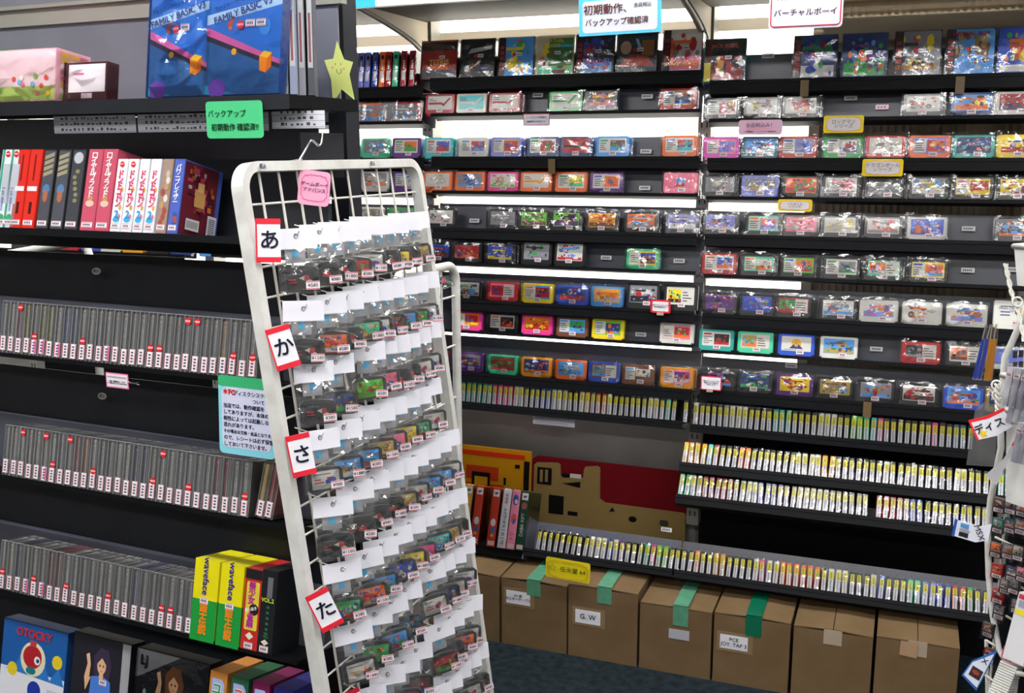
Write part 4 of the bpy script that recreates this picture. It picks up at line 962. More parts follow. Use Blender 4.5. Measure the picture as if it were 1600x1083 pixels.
# -- bottom shelf
ZBm = .238
def bot(label, a, c, hh, dp, body, px=None):
    s0, s1 = ls(a, 1075), ls(c, 1085); W = s1-s0; t = gthing('boxed_game', label, 'game box', (s0+s1)/2, .0, ZBm, PZ, 0, 'boxed games on the bottom shelf')
    part('carton', MB().box((-W/2, 0, 0), (W/2, dp, hh)).mesh('carton', M['carton']), t, color=body); return t, W
t, W = bot('blue boxed game with yellow and blue discs and a round red figure', -4, 94, .185, .04, '1c3c6c')
b = MB(); e = W/2-.001; y = -.0006
b.rect(-e, .001, e, .183, y, hexc('1c5ca8')); b.rect(-e, .001, e, .075, y-.0002, hexc('e4e6ee')); b.poly([(-e, .07), (e, .06), (e*.8, .10), (e*.55, .066), (e*.3, .112), (0, .08), (-e*.4, .11), (-e*.6, .07)], y-.0003, hexc('2c78c8')); 
b.disc(0, .105, .040, .040, y-.0005, hexc('e8e0c0'), 20); b.disc(-.002, .110, .030, .027, y-.0007, hexc('b02028'), 18); b.disc(.014, .104, .010, .010, y-.0009, hexc('e8e8f0'), 14); b.disc(.016, .104, .005, .005, y-.0011, hexc('203060'), 12); b.disc(-.004, .078, .016, .009, y-.0009, hexc('1c7880'), 12); b.rect(-.012, .134, .008, .148, y-.0009, hexc('c04048'))
b.disc(e*.75, .112, .016, .016, y-.0007, hexc('e8cc28'), 18); b.disc(-e*.62, .072, .016, .016, y-.0007, hexc('e8cc28'), 18); b.disc(e*.1, .035, .021, .021, y-.0007, hexc('2038a0'), 20); b.rect(e*.5, .005, e*.95, .045, y-.0007, hexc('c8c8d4')); b.disc(e*.7, .032, .008, .008, y-.0009, hexc('2c2024'), 10)
q = part('cover', b.mesh('cover', M['print']), t); text('OTOCKY', .027, 'c03040', q, 0, .162, -.003, bold=.04); text('ASCII', .011, '181818', q, e*.5, .008, -.003)
def girl(b, y, cx, hairc, skin='e8b890', top='4c80d8', s=1.0):      # flat printed figure: hair, face, neck, torso, raised arm
    P = lambda pts: [(cx+p[0]*s, p[1]) for p in pts]
    b.poly(P([(-.022, .10), (.024, .098), (.030, .135), (.018, .168), (-.006, .172), (-.026, .15)]), y, hexc(hairc)); b.disc(cx, .132, .014*s, .019, y-.0003, hexc(skin), 14)
    b.poly(P([(-.014, .135), (.0, .150), (.014, .136), (.016, .158), (-.014, .158)]), y-.0005, hexc(hairc)); b.disc(cx-.005*s, .132, .0022, .003, y-.0007, hexc('282838'), 8); b.disc(cx+.006*s, .132, .0022, .003, y-.0007, hexc('282838'), 8); b.rect(cx-.003, .119, cx+.003, .1205, y-.0007, hexc('b04040'))
    b.poly(P([(-.005, .116), (.006, .116), (.008, .1), (-.008, .1)]), y-.0002, hexc(skin)); b.poly(P([(-.030, .104), (-.009, .108), (0, .098), (.010, .108), (.030, .1), (.034, .04), (.028, .0), (-.028, .0), (-.034, .05)]), y-.0004, hexc(top))
    b.poly(P([(-.030, .104), (-.046, .07), (-.052, .1), (-.044, .13), (-.05, .15), (-.04, .155), (-.034, .13), (-.036, .10)]), y-.0006, hexc(skin))
t, W = bot('black boxed game showing a dark-haired figure in a blue top', 102, 190, .195, .04, '16161c')
b = MB(); e = W/2-.001; b.rect(-e, .001, e, .193, -.0006, hexc('20202a')); b.rect(e*.72, .001, e, .193, -.0008, hexc('a0a0a4')); girl(b, -.0010, .004, '3a3048', s=.95); q = part('cover', b.mesh('cover', M['print']), t)
text('スター', .03, 'd02028', q, -.012, .022, -.003, bold=.03); text('コンピュータファンタジスタ', .0062, 'c82838', q, -.004, .062, -.003); part('price_tag', TAGS['small'], t, (.012, -.003, .09))
t, W = bot('black boxed game with a grey corner showing a brown-haired figure', 200, 310, .195, .04, '14141a')
b = MB(); e = W/2-.001; b.rect(-e, .001, e, .193, -.0006, hexc('14161e')); b.poly([(-e, .13), (-e, .193), (e*.2, .193)], -.0008, hexc('8a8a90')); b.disc(-e*.5, .06, .01, .01, -.0008, hexc('7090b8'), 10); b.disc(-e*.75, .09, .006, .02, -.0008, hexc('a0c8b8'), 8); b.poly([(e*.1, .0), (e, .08), (e, .0)], -.0009, hexc('b87898')); girl(b, -.0011, .006, '7a4c28', top='3c5cc8', s=.95); part('cover', b.mesh('cover', M['print']), t)
text('LJ', .03, '202024', t.children[1], -e*.80, .170, -.003, bold=.05); part('wrapper', film_mesh('wrapper', W, .195, -.004, 6, 8, .0014, 840, M['film'], 0, 0, .04), t); part('price_tag', TAGS['small'], t, (.022, -.003, .085))
for k, (a, c, colr, tc_) in enumerate(((311, 338, 'c8843c', '2c9858'), (344, 371, '2c5c40', 'd84828'), (377, 404, '781c50', 'd83038'), (410, 440, '2c2c7c', 'e02c90'))):
    t, W = bot(f"boxed magazine with {['green','orange-red','red','magenta'][k]} lettering, {ordw(k+1)} from left on the bottom shelf", a, c, .185, .12, colr)
    b = MB(); e = W/2; b.prism([(-e*.72, .02), (e*.72, .02), (e*.72, .16), (e*.4, .17), (-e*.72, .17)], -.0009, -.0004, hexc('a8b4e8')); part('spine_print', b.mesh('spine_print', M['print']), t)
    for z_, ch in ((.148, 'ユ'), (.105, 'ゲ'), (.060, '！')): text(ch, .028, 'f4f0e0', t, 0, z_, -.0014, bold=.09); text(ch, .028, tc_, t, 0, z_, -.0022, bold=.03)
    for ch, z_ in (('ー', .127), ('ー', .084)): text(ch, .024, tc_, t, .001, z_, -.0022, bold=.03).rotation_euler = (PI/2, PI/2, 0)
# ---------------------------------------------------------------- signs
def sign(name, label, loc, rot, wd, hh, colr, rad=.004, thick=.0006):
    t = thing(name, label, 'sign', loc, rot)
    part('card', MB().prism(rrect(-wd/2, -hh/2, wd/2, hh/2, rad, 4), 0, thick).mesh('card', M['paper']), t, color=colr); return t
def inset(t, wd, hh, colr, rad=.003, x=0, z=0, y=-.0004):
    return part('inner_panel', MB().prism(rrect(x-wd/2, z-hh/2, x+wd/2, z+hh/2, rad, 4), y, 0).mesh('inner_panel', M['paper']), t, color=colr)
def cloud(t, wd, hh, colr, fill=None, n=22, r=.0008, y=-.0009):
    P = []
    for i in range(n*4):
        a = 2*PI*i/(n*4); c, s_ = math.cos(a), math.sin(a); q = (abs(c)**4+abs(s_)**4)**-.25; k = 1-.07*abs(math.cos(a*n/2))
        P.append((wd/2*c*q*k, hh/2*s_*q*k))
    if fill: part('cloud_panel', MB().prism(P, y, 0).mesh('cloud_panel', M['paper']), t, color=fill)
    part('cloud_outline', MB().tube([(p[0], y-.0003, p[1]) for p in P], r, 4, closed=True).mesh('cloud_outline', M['ink']), t, color=colr)
p = atl(366, 187, -.006)
t = sign('shelf_sign', 'green paper sign with two handwritten lines hanging below the top shelf', p, (0, 0, LA), .128, .066, '48c080', .007)
a = text('バックアップ', .0145, '10301c', t, -.016, .010, -.0012); text('初期動作 確認済!!', .0138, '10301c', t, .001, -.014, -.0012, bold=.01)
p = atl(385, 652, -.014)
t = sign('shelf_sign', 'pale blue notice sheet with a green top edge and many handwritten lines', p, (math.radians(-3), 0, LA), .132, .152, '8adcec', .010)
part('green_edge', MB().prism(rrect(-.066, .056, .066, .077, .006, 3), -.0006, 0).mesh('green_edge', M['paper']), t, color='3cb878')
inset(t, .116, .118, 'd8dcf4', .012, 0, -.004, -.0007)
text('＊FC', .014, 'd02020', t, -.040, .045, -.0014, bold=.05); text('ディスクシステムに', .0105, '14143c', t, .018, .044, -.0014, bold=.01)
for j, s in enumerate(('ついて', '当店では、動作確認を', 'してありますが、本体の', '相性によっては起動しない', '恐れがあります。', 'その場合は交換・返品となります', 'ので、レシートは必ず保管を', 'しておいて下さいませ。')):
    text(s, .0098 if len(s) < 14 else .0080, '14143c', t, (.03 if j == 0 else -.054), .031-.0125*j, -.0014, align='CENTER' if j == 0 else 'LEFT', bold=.012)
p = atl(183, 595, -.012)
t = sign('shelf_sign', 'small white card with a pink border clipped under the upper disk row', p, (0, math.radians(0), LA), .060, .031, 'f07cb0', .001); inset(t, .055, .026, 'f4ecf6', .001)
text('ファミコンディスクシステム', .0040, '181820', t, 0, .007, -.0009); text('＊箱・説明書なし・少々\nレア物のカセットにあります', .0040, '181820', t, 0, -.004, -.0009)
part('clip', MB().tube([(.03, -.001, .001), (.045, -.001, -.002), (.058, -.001, .002)], .0012, 6).tube([(.03, -.001, -.003), (.045, -.001, 0), (.060, -.001, -.003)], .0012, 6).mesh('clip', M['chrome']), t)
for k, (px, py, l) in enumerate(((152, 424, 'small oval grey price-note sticker on the black panel above the upper disk row'), (161, 619, 'small oval grey price-note sticker on the black panel above the middle disk row'))):
    p = atl(px, py, .13); t = thing('oval_sticker', l, 'sticker', p, (-PZ, 0, LA)); part('sticker_face', MB().prism([(.013*math.cos(2*PI*i/18), .0078*math.sin(2*PI*i/18)) for i in range(18)], -.003, -.0025).mesh('sticker_face', M['paper']), t, color='9a9a96'); text('税込', .009, '28282c', t, 0, 0, -.0034)
# star
p = at(531, 112, 1.86)
t = thing('paper_star', 'pale yellow paper star with a smiling face taped on the shelf post', 'decoration', p, (0, math.radians(-4), math.radians(8))); t.scale = (1.15, 1.15, 1.15)
SP = [(0, .052), (.010, .020), (.026, .014), (.017, -.006), (.022, -.050), (.0, -.030), (-.019, -.053), (-.018, -.012), (-.027, .022), (-.010, .023)]
part('star_card', MB().prism(SP[::-1][::-1], 0, .0008).mesh('star_card', M['paper']), t, color='dfe888')
b = MB(); b.tube([(-.0055, -.0008, .0045), (-.0045, -.0008, -.001), (-.001, -.0008, -.004), (.0025, -.0008, -.001), (.003, -.0008, .0045)], .0004, 4); b.tube([(-.007, -.0008, .012), (-.0068, -.0008, .015)], .0005, 4); b.tube([(.003, -.0008, .011), (.003, -.0008, .014)], .0005, 4)
part('smile', b.mesh('smile', M['ink']), t, color='242820'); b = MB(); b.disc(-.013, .008, .0022, .0022, -.0005, hexc('f0b090'), 8); b.disc(.008, .004, .0022, .0022, -.0005, hexc('f0b090'), 8); part('cheek_print', b.mesh('cheek_print', M['print']), t)
# back wall signs
def wsign(label, px, py, y, wd, hh, colr, rad=.004, ry=0): return sign('wall_sign', label, at(px, py, y), (0, ry, 0), wd, hh, colr, rad)
t = wsign('blue-edged sign with brown handwritten lettering hanging from the top shelf', 968, 24, 2.62, .215, .092, '48a8d8', .003, math.radians(-1)); inset(t, .195, .078, 'b4b8c4', .009)  # white inner panel greyed, its backlit shade put into the colour
text('初期動作、', .026, '4c2420', t, -.030, .016, -.0012, bold=.02); text('バックアップ確認済', .0185, '4c2420', t, -.008, -.015, -.0012, bold=.02); text('全品税込', .0115, '2c2c34', t, .06, .022, -.0012)
t = wsign('white sign with a red outline and black lettering hanging at the top edge', 1259, 10, 2.62, .17, .10, 'd8d0e4', .010); b = MB(); R_ = rrect(-.080, -.044, .080, .048, .008); part('red_outline', MB().tube([(q[0], -.0008, q[1]) for q in R_], .0014, 5, closed=True).mesh('red_outline', M['ink']), t, color='c02030')
text('VIRTUAL BOY', .0235, '281c1c', t, 0, .024, -.0014, bold=.02); text('バーチャルボーイ', .0185, '18181c', t, 0, -.014, -.0014, bold=.015)
t = wsign('small white card with red outline on the bright strip of the middle bay', 838, 187, 2.985, .086, .036, 'c8384c', .002); inset(t, .081, .031, 'e8e4f0', .001); text('バックアップ 初期動作', .0065, '40202c', t, 0, .006, -.0009); text('確認済みの商品です', .0065, '202028', t, 0, -.006, -.0009)
t = wsign('pale pink shelf card with an exclamation mark, right bay', 1188, 199, 2.975, .120, .041, 'f0c0dc', .008); text('全品税込み！', .0135, '503848', t, 0, .005, -.0009); text('※ 初期動作・バックアップ確認済み', .0055, '40303c', t, 0, -.012, -.0009); part('underline', MB().box((-.038, -.0008, -.0045), (.03, 0, -.0035)).mesh('underline', M['ink']), t, color='e04848')
for px, py, s, l in ((1318, 194, 'ロックマン\nシリーズ', 'yellow cloud-edged card hanging in the second row of the right bay'), (1379, 262, 'ドラゴンボール\nシリーズ', 'yellow cloud-edged card hanging in the third row of the right bay'), (1242, 321, 'くにおくん\nシリーズ', 'yellow cloud-edged card below the fourth row of the right bay')):
    k = 1 if py < 300 else .9
    t = wsign(l, px, py, 2.975, .104*k, .046*k if py < 300 else .033, 'f0d420', .006); cloud(t, .092*k, .038*k if py < 300 else .026, 'e890a0', 'e4dcdc', 14, .0005); text(s, .0125*k if py < 300 else .0085, '50485c', t, .0, 0, -.0016, line=.9)
t = wsign('small red-bordered white card clipped below the black cartridges, middle bay', 1032, 479, 2.975, .060, .040, 'e02838', .006); inset(t, .048, .029, 'f0ecf4', .003); text('端子クリーニング済\n動作確認済です', .0055, '50485c', t, 0, .001, -.0009); part('clip', MB().box((-.01, -.004, -.026), (.01, .001, -.018)).mesh('clip', M['cream']), t)
t = wsign('small red-bordered white card clipped under the ninth row at the left of the right bay', 1111, 599, 2.975, .061, .042, 'e03858', .003); inset(t, .055, .036, 'f2eef6', .002); text('端子クリーニング済\n起動しない場合は\n交換します', .0052, '50485c', t, 0, .001, -.0009); part('clip', MB().box((-.012, -.004, -.026), (.006, .001, -.019)).mesh('clip', M['cream']), t)
t = wsign('white printed notice strip taped under the upper spine row', 865, 657, 3.0, .140, .034, 'c4c4d0', .001); b = MB(); [b.rect(-.062, .010-j*.0065, -.062+.124*(1, .95, .5, .9)[j], .0115-j*.0065, -.0003, hexc('70707c')) for j in range(4)]; part('printed_lines', b.mesh('printed_lines', M['print']), t)
t = wsign('bright yellow sign reading 64 with a scalloped outline, hanging below the low shelf', 887, 891, 2.728, .138, .064, 'dccc18', .007, math.radians(1.5)); cloud(t, .128, .054, 'c87828', None, 24, .0006)
text('任天堂 64', .0185, '3c3c1c', t, .016, 0, -.0014); part('star_outline', MB().tube([((.012 if i % 2 == 0 else .006)*math.sin(i*PI/5)-.047, -.0012, (.012 if i % 2 == 0 else .006)*math.cos(i*PI/5)) for i in range(10)], .0005, 4, closed=True).mesh('star_outline', M['ink']), t, color='4c6c20')
for k, (px, py) in enumerate(((827, 265), (1336, 268))):
    t = thing('oval_sticker', f"small oval grey sticker on the tray panel of the {['middle','right'][k]} bay, fourth row", 'sticker', at(px, py, 3.05), (-TILT, 0, 0)); part('sticker_face', MB().prism([(.016*math.cos(2*PI*i/18), .0078*math.sin(2*PI*i/18)) for i in range(18)], -.001, 0).mesh('sticker_face', M['paper']), t, color='a8a8a4'); text('税込', .010, '28282c', t, 0, 0, -.0016)
for k, (px, py) in enumerate(((1257, 138), (1500, 133), (1355, 640), (862, 260))):
    t = thing('masking_tape', f"strip of tan tape on the tray fronts, {['second row right bay, left one','second row right bay, right one','above the upper spine row','fourth row middle bay'][k]}", 'tape', at(px, py, 2.985), (0, 0, 0)); part('tape_strip', MB().box((-.011, -.0005, -.022), (.011, 0, .022)).mesh('tape_strip', mat('tan_tape', '6a5634', .5)), t)
# ================================================================ WIRE RACK WITH HANGING BAGS
def rk(y, z, off=0.0): return Vector((-1.0185+.0375*(y-1.42)-.132*(z-1.37)+off, y, z))
RY0, RY1, RZT = 1.425, 2.03, 1.475
t = thing('wire_rack', 'leaning white wire grid rack with a rounded tube frame, hung with bagged cartridges', 'rack')
path = [rk(RY0, .02), rk(RY0, RZT-.04), rk(RY0+.012, RZT-.012), rk(RY0+.04, RZT), rk(RY1-.04, RZT), rk(RY1-.012, RZT-.012), rk(RY1, RZT-.04), rk(RY1, .02)]
b = MB()
def flat(path, w, h):      # rectangular tube: wide across the rack plane, thin along it
    nrm = Vector((1, -.0375, .132)).normalized(); V = []; P = [Vector(p) for p in path]
    for i, p in enumerate(P):
        a = P[max(i-1, 0)]; c = P[min(i+1, len(P)-1)]; tt = (c-a).normalized(); s = tt.cross(nrm).normalized()
        V += [p+s*h+nrm*w, p-s*h+nrm*w, p-s*h-nrm*w, p+s*h-nrm*w]
    b.idx(V, [(i*4+k, i*4+(k+1) % 4, i*4+4+(k+1) % 4, i*4+4+k) for i in range(len(P)-1) for k in range(4)])
flat([path[0]]+[path[1]]+[rk(RY0+.04-.04*math.cos(a*PI/16), RZT-.04+.04*math.sin(a*PI/16)) for a in range(1, 8)]+[path[3], path[4]]+[rk(RY1-.04+.04*math.sin(a*PI/16), RZT-.04+.04*math.cos(a*PI/16)) for a in range(1, 8)]+[path[6], path[7]], .012, .0085)
part('tube_frame', b.mesh('tube_frame', M['white']), t)
for i in range(10):
    y = RY0+(RY1-RY0)*(i+1)/11; part('vertical_wire', MB().tube([rk(y, RZT-.005), rk(y, .08)], .0024, 6).mesh('vertical_wire', M['wire']), t)
z = RZT-.062; 
while z > .08:
    part('cross_wire', MB().tube([rk(RY0, z, -.004), rk(RY1, z, -.004)], .0022, 6).mesh('cross_wire', M['wire']), t); z -= .052
for y, s in ((1.475, '税込'), (1.83, '税込')):
    p = rk(y, RZT+.001, .0125); q = part('note_sticker', MB().prism([(.012*math.cos(2*PI*i/16), .0075*math.sin(2*PI*i/16)) for i in range(16)], -.0012, 0).mesh('note_sticker', M['paper']), t, p, (0, 0, PI/2), color='e8e4e0'); text(s, .010, '20204c', q, 0, 0, -.0016)
# crank hook on top
p = rk(1.60, RZT+.008)
q = thing('wire_hook', 'bent chrome wire hook standing on top of the wire rack', 'hook', p); part('hook_wire', MB().tube([(0, 0, 0), (.006, .012, .018), (.009, .022, .032), (.010, .027, .037), (.011, .034, .036), (.012, .046, .029), (.012, .053, .028), (.013, .058, .033), (.014, .062, .052)], .0022, 8).tube([(0, -.03, 0), (0, .01, .004)], .0022, 6).mesh('hook_wire', M['chrome']), q)
# -- packages
GW, GH = .057, .035
gb_ = MB(); gb_.prism([(-GW/2, .004), (-GW/2+.004, 0), (GW/2-.004, 0), (GW/2, .004), (GW/2, GH-.006), (GW/2-.006, GH-.001), (0, GH+.001), (-GW/2+.006, GH-.001), (-GW/2, GH-.006)], 0, .008, bev=.0012); GBA = gb_.mesh('cartridge', mat('dark_grey_plastic', '33383a', .35, coat=.3))
hd = MB(); 
hd.prism([(-.035, -.020), (.035, -.020), (.035, .015), (-.035, .015)], 0, .0008, hexc('e8e8f2')); hd.disc(0, .001, .0038, .0045, -.0003, hexc('6c6c7c'), 12); hd.disc(.0006, .0004, .0026, .0032, -.0005, hexc('b8b8c4'), 12); HEAD = hd.mesh('header_card', M['print'])
bk_ = MB(); bk_.prism([(-.020, -.044), (.014, -.044), (.014, -.019), (-.020, -.019)], .006, .0065, hexc('a4a6ac')); bk_.rect(-.008, -.034, .002, -.022, .0056, hexc('38b0e0')); BACK = bk_.mesh('backing_card', M['print'])
def gbag(seed):
    r = random.Random(seed); b = MB(); nx, nz = 7, 9; g = []
    for j in range(nz+1):
        for i in range(nx+1):
            e = 0 if i in (0, nx) else 1; f = j/nz
            g.append((-.034+.068*i/nx+r.uniform(-.002, .002)*e, -.002-.005*math.sin(PI*i/nx)*(1-abs(f-.3))-abs(r.gauss(0, .0016))*e*(j < nz), -.097+.079*f+r.uniform(-.002, .002)*(0 < j < nz)))
    fs = []
    for j in range(nz):
        for i in range(nx):
            a = j*(nx+1)+i; fs += [(a, a+1, a+nx+2), (a, a+nx+2, a+nx+1)] if r.random() < .5 else [(a, a+1, a+nx+1), (a+1, a+nx+2, a+nx+1)]
    b.idx(g, fs); b.face([(-.034, .010, -.097), (.034, .010, -.097), (.034, .009, -.018), (-.034, .009, -.018)]); return b.mesh('bag', M['bag'])
GB = [gbag(i) for i in range(6)]
PTG = []
for i, s in enumerate(PT):
    b = MB(); b.prism([(-.0115, -.007), (.0115, -.007), (.0115, .007), (-.0115, .007)], 0, .0004, hexc('f6f0f6')); b.rect(-.0112, .0050, .0112, .0064, -.0002, hexc('c83048')); b.rect(-.0112, -.0064, .0112, -.005, -.0002, hexc('c83048')); PTG.append((b.mesh('price_tag', M['print']), PT[s]))
HK = {'x': ('black', '2c3032'), }
ROWS = [  # first header px, label grounds from front to back ('x' = dark title only)
    ((462, 368), 'x x x R W x Y x H'), ((474, 482), 'x O x M W D S G W'), ((490, 577), 'x N _ L Q x x W W'), ((500, 683), 'W S S H Q Y G W _'), ((520, 787), 'x x x x H W S S W'),
    ((535, 893), 'G O S B Y P C H x'), ((552, 990), 'E G S U _ W N W W'), ((575, 1085), 'x I I D _ I x O W'), ((592, 1175), 'x W x R S x W W x'), ((610, 1270), 'x x H x W R x B x')]
RN = ['top', 'second', 'third', 'fourth', 'fifth', 'sixth', 'seventh', 'eighth', 'ninth', 'lowest']
hookm = MB().tube([(0, .05, .012), (0, .02, .006), (0, -.004, .003), (0, -.007, .008)], .0012, 5).mesh('hook_wire', M['wire'])
GN = 0
for ri, ((px, py), seq) in enumerate(ROWS):
    # first header lies on the rack plane moved 5 cm towards the shop floor
    d = ray(px, py); best = None
    nv = Vector((1, -.0375, .132)); P0 = rk(1.42, 1.37, .045); tt = (P0-CAM).dot(nv)/d.dot(nv); q0 = CAM+d*tt
    toks = seq.split(); y0 = q0.y; z0 = q0.z; r = random.Random(200+ri); n = len(toks)
    y_end = RY1-.115 if ri != 2 else RY1-.135
    for j, c in enumerate(toks):
        if c == '_': continue
        GN += 1; y = y0+(y_end-y0)*(j/(n-1))**.86; hk = rk(y, z0, .045); dy = r.uniform(-.004, .004)
        a = math.radians(44+1.2*j+r.uniform(-7, 7)); roll = math.radians(r.uniform(-2, 3)+(0 if ri < 5 else r.uniform(-3, 5)))
        nm = 'black' if c == 'x' else cn(c)
        t = thing('hanging_package', f"bagged cartridge with {nm} label, {ordw(j+1)} from the front in the {RN[ri]} rack row", 'game package', hk+Vector((0, 0, r.uniform(-.004, .004))), (math.radians(-7), -roll, a), 'bagged cartridges hanging on the wire rack')
        part('header_card', HEAD, t); part('backing_card', BACK, t)
        g = part('cartridge', GBA, t, (r.uniform(-.003, .004), -.002, -.093), (0, r.uniform(-.06, .06), 0)); g.scale = (1.12, 1, 1.22)
        if c == 'x': base, kind, pal = 'K', 'T', r.choice([list('REX'), list('HYX'), list('XOD'), list('RBX')])
        elif c in 'WE': base, kind, pal = 'W', 'T', r.choice([list('RBV'), list('SJX'), list('AOD'), list('IRB')])
        else: base, kind, pal = c, 'F', [c]+r.choice([list('WBR'), list('YRG'), list('WAD'), list('BWO')])
        ky = ('gl', c, j % 2)
        if ky not in TXT: TXT[ky] = art(.044, .0255, base, kind, pal, 3000+GN)
        part('label', TXT[ky], g, (.0, -.0004, .004))
        m_, tm = PTG[GN % 5]; q = part('price_tag', m_, t, (.021, -.0095, -.083), (0, math.radians(r.uniform(-4, 4)), 0)); part('lettering', tm, q, (0, -.0006, 0), (PI/2, 0, 0), '3c3c48')
        part('bag', GB[GN % 6], t)
        h = tag(part('display_hook', hookm, None, hk, (0, 0, PI/2)), f"thin wire hook, {ordw(j+1)} from the front in the {RN[ri]} rack row", 'hook', 'wire hooks of the rack')
# kana index cards
for (px, py, s, ang, l, ri) in ((420, 376, 'あ', 2, 'top', 0), (443, 543, 'か', -14, 'second', 0), (471, 711, 'さ', -8, 'third', 0), (508, 953, 'た', -22, 'fourth', 0), (556, 1108, 'な', -20, 'lowest', 0)):
    d = ray(px, py); nv = Vector((1, -.0375, .132)); tt = (rk(1.42, 1.37, .035)-CAM).dot(nv)/d.dot(nv); q0 = CAM+d*tt
    t = thing('index_card', f"white hiragana card with red edges on the wire rack, {l} one reading {s}", 'sign', q0, (math.radians(-7), math.radians(ang), math.radians(40)))
    part('card', MB().prism([(-.019, -.034), (.019, -.034), (.019, .034), (-.019, .034)], 0, .0008).mesh('card', M['paper']), t, color='ececf4')
    for z0_, z1_ in ((-.036, -.027), (.027, .036)): part('red_edge', MB().box((-.0195, -.0006, z0_), (.0195, .001, z1_)).mesh('red_edge', M['paper']), t, color='e02438')
    part('red_side', MB().box((-.021, -.0006, -.036), (-.0185, .001, .036)).mesh('red_side', M['paper']), t, color='e02438')
    text(s, .034, '14142c', t, .001, -.001, -.0012, bold=.022)
d = ray(491, 294); tt = (rk(1.42, 1.37, .02)-CAM).dot(nv)/d.dot(nv); q0 = CAM+d*tt
t = thing('rack_sign', 'pink rounded card with a red scalloped outline at the top of the wire rack', 'sign', q0, (math.radians(-4), math.radians(8), math.radians(48)))
part('card', MB().prism(rrect(-.029, -.031, .029, .031, .008), 0, .0008).mesh('card', M['paper']), t, color='f4a8c8'); cloud(t, .050, .048, 'e04870', None, 18, .0005)
text('ゲームボーイ\nアドバンス', .0085, '182048', t, 0, .001, -.0014, line=1.2, bold=.01)
# ---------------------------------------------------------------- pipe rack behind it
def pipe_rack(label, P, r, wires):
    t = thing('pipe_rack', label, 'rack'); part('pipe_frame', MB().tube(P, r, 14).mesh('pipe_frame', M['white']), t)
    for w_ in wires: part('cross_wire', MB().tube(w_, .003, 6).mesh('cross_wire', M['wire']), t)
    return t
f0 = at(713, 500, 2.42); top = at(700, 414, 2.40)
X_, Y_ = f0.x, 2.42; ZT_ = top.z; dirv = Vector((-.05, -.42, 0)); 
P = [Vector((X_, Y_, .02)), Vector((X_, Y_, ZT_-.05))]+[Vector((X_, Y_, ZT_-.05))+Vector((0, -.05+.05*math.cos(a*PI/16), .05*math.sin(a*PI/16))) for a in range(1, 9)]
P += [Vector((X_-.02, Y_-.28, ZT_)), Vector((X_-.023, Y_-.32, ZT_-.05)), Vector((X_-.023, Y_-.32, .02))]
pipe_rack('white round-cornered pipe rack standing close behind the wire grid rack', P, .0115, [[(X_, Y_-.0, z_), (X_-.023, Y_-.32, z_)] for z_ in (1.13, 1.0, .86)]+[[(X_-.004, Y_-.08, 1.2), (X_-.004, Y_-.08, .4)]])
a = at(-60, 410, 2.3); c = at(135, 381, 2.5)
pipe_rack('white pipe rack end seen through the gap in the left shelf unit', [a, c-Vector((.08, 0, .003)), c-Vector((.03, 0, -.003)), c+Vector((0, 0, -.01)), c+Vector((.012, 0, -.05)), c+Vector((.012, 0, -.5))], .0125, [])
p = at(697, 440, 2.30)
t = thing('plastic_bag', 'small knotted clear bag with a pink and a green item tied to the pipe rack', 'bag', p, (0, .4, .9)); b = MB(); r = random.Random(4)
for i in range(9):
    a0_, a1_ = 2*PI*i/9, 2*PI*(i+1)/9; q = .018+r.uniform(-.003, .003); b.face([(-.03, 0, 0), (0.0, -q*math.cos(a0_), q*math.sin(a0_)), (0.0, -q*math.cos(a1_), q*math.sin(a1_))]); b.face([(.028, 0, 0), (0, -q*math.cos(a1_), q*math.sin(a1_)), (0, -q*math.cos(a0_), q*math.sin(a0_))])
part('bag_film', b.mesh('bag_film', M['bag']), t); part('pink_item', MB().prism(rrect(-.011, -.005, -.002, .005, .003), -.003, .003).mesh('pink_item', M['plastic']), t, color='e8407c'); part('green_item', MB().prism(rrect(.0, -.004, .013, .004, .003), -.003, .003).mesh('green_item', M['plastic']), t, color='20885c')
part('knot', MB().tube([(-.03, 0, 0), (-.045, .01, .004), (-.06, 0, -.002)], .003, 6).mesh('knot', M['bag']), t)
# ================================================================ RIGHT RACK
RR = math.radians(-52)       # its grid turns its face to the camera's left
rp = at(1543, 900, 1.75)
def rr_at(px, py, off=0.0):   # point on the grid plane
    n_ = Vector((math.sin(RR), -math.cos(RR), 0)); P_ = Vector((rp.x, rp.y, 0))+n_*off; d = ray(px, py); return CAM+d*((P_-CAM).dot(n_)/d.dot(n_))
t = thing('grid_rack', 'white wire grid rack at the right edge with baskets and small packs', 'rack', (rp.x, rp.y, 0), (0, 0, RR))
def loc_(px, py, off=0.0):
    q = rr_at(px, py, off)-Vector((rp.x, rp.y, 0)); return Vector((q.x*math.cos(RR)+q.y*math.sin(RR), -q.x*math.sin(RR)+q.y*math.cos(RR), q.z))
ztop = loc_(1560, 640).z
for j in range(8): part('vertical_wire', MB().tube([(.02+j*.055, .006, ztop-.02), (.02+j*.055, .006, .05)], .0022, 6).mesh('vertical_wire', M['wire']), t)
for j in range(16): part('cross_wire', MB().tube([(.005, .004, ztop-.03-j*.06), (.45, .004, ztop-.03-j*.06)], .002, 6).mesh('cross_wire', M['wire']), t)
b = MB(); L1 = [loc_(1563, 640), loc_(1564, 700), loc_(1548, 780), loc_(1543, 830), loc_(1545, 900), loc_(1551, 960), loc_(1561, 1015), loc_(1572, 1034), loc_(1640, 1046)]; b.tube(L1, .005, 8); b.tube([loc_(1563, 640), loc_(1570, 560), loc_(1610, 470)], .005, 8); part('side_frame', b.mesh('side_frame', M['white']), t)
b = MB(); b.tube([loc_(1541, 1000, -.03), loc_(1543, 1100, -.03)], .003, 6); b.tube([loc_(1590, 1052, .03), loc_(1640, 1062, .03)], .004, 6); part('lower_wire', b.mesh('lower_wire', M['wire']), t)
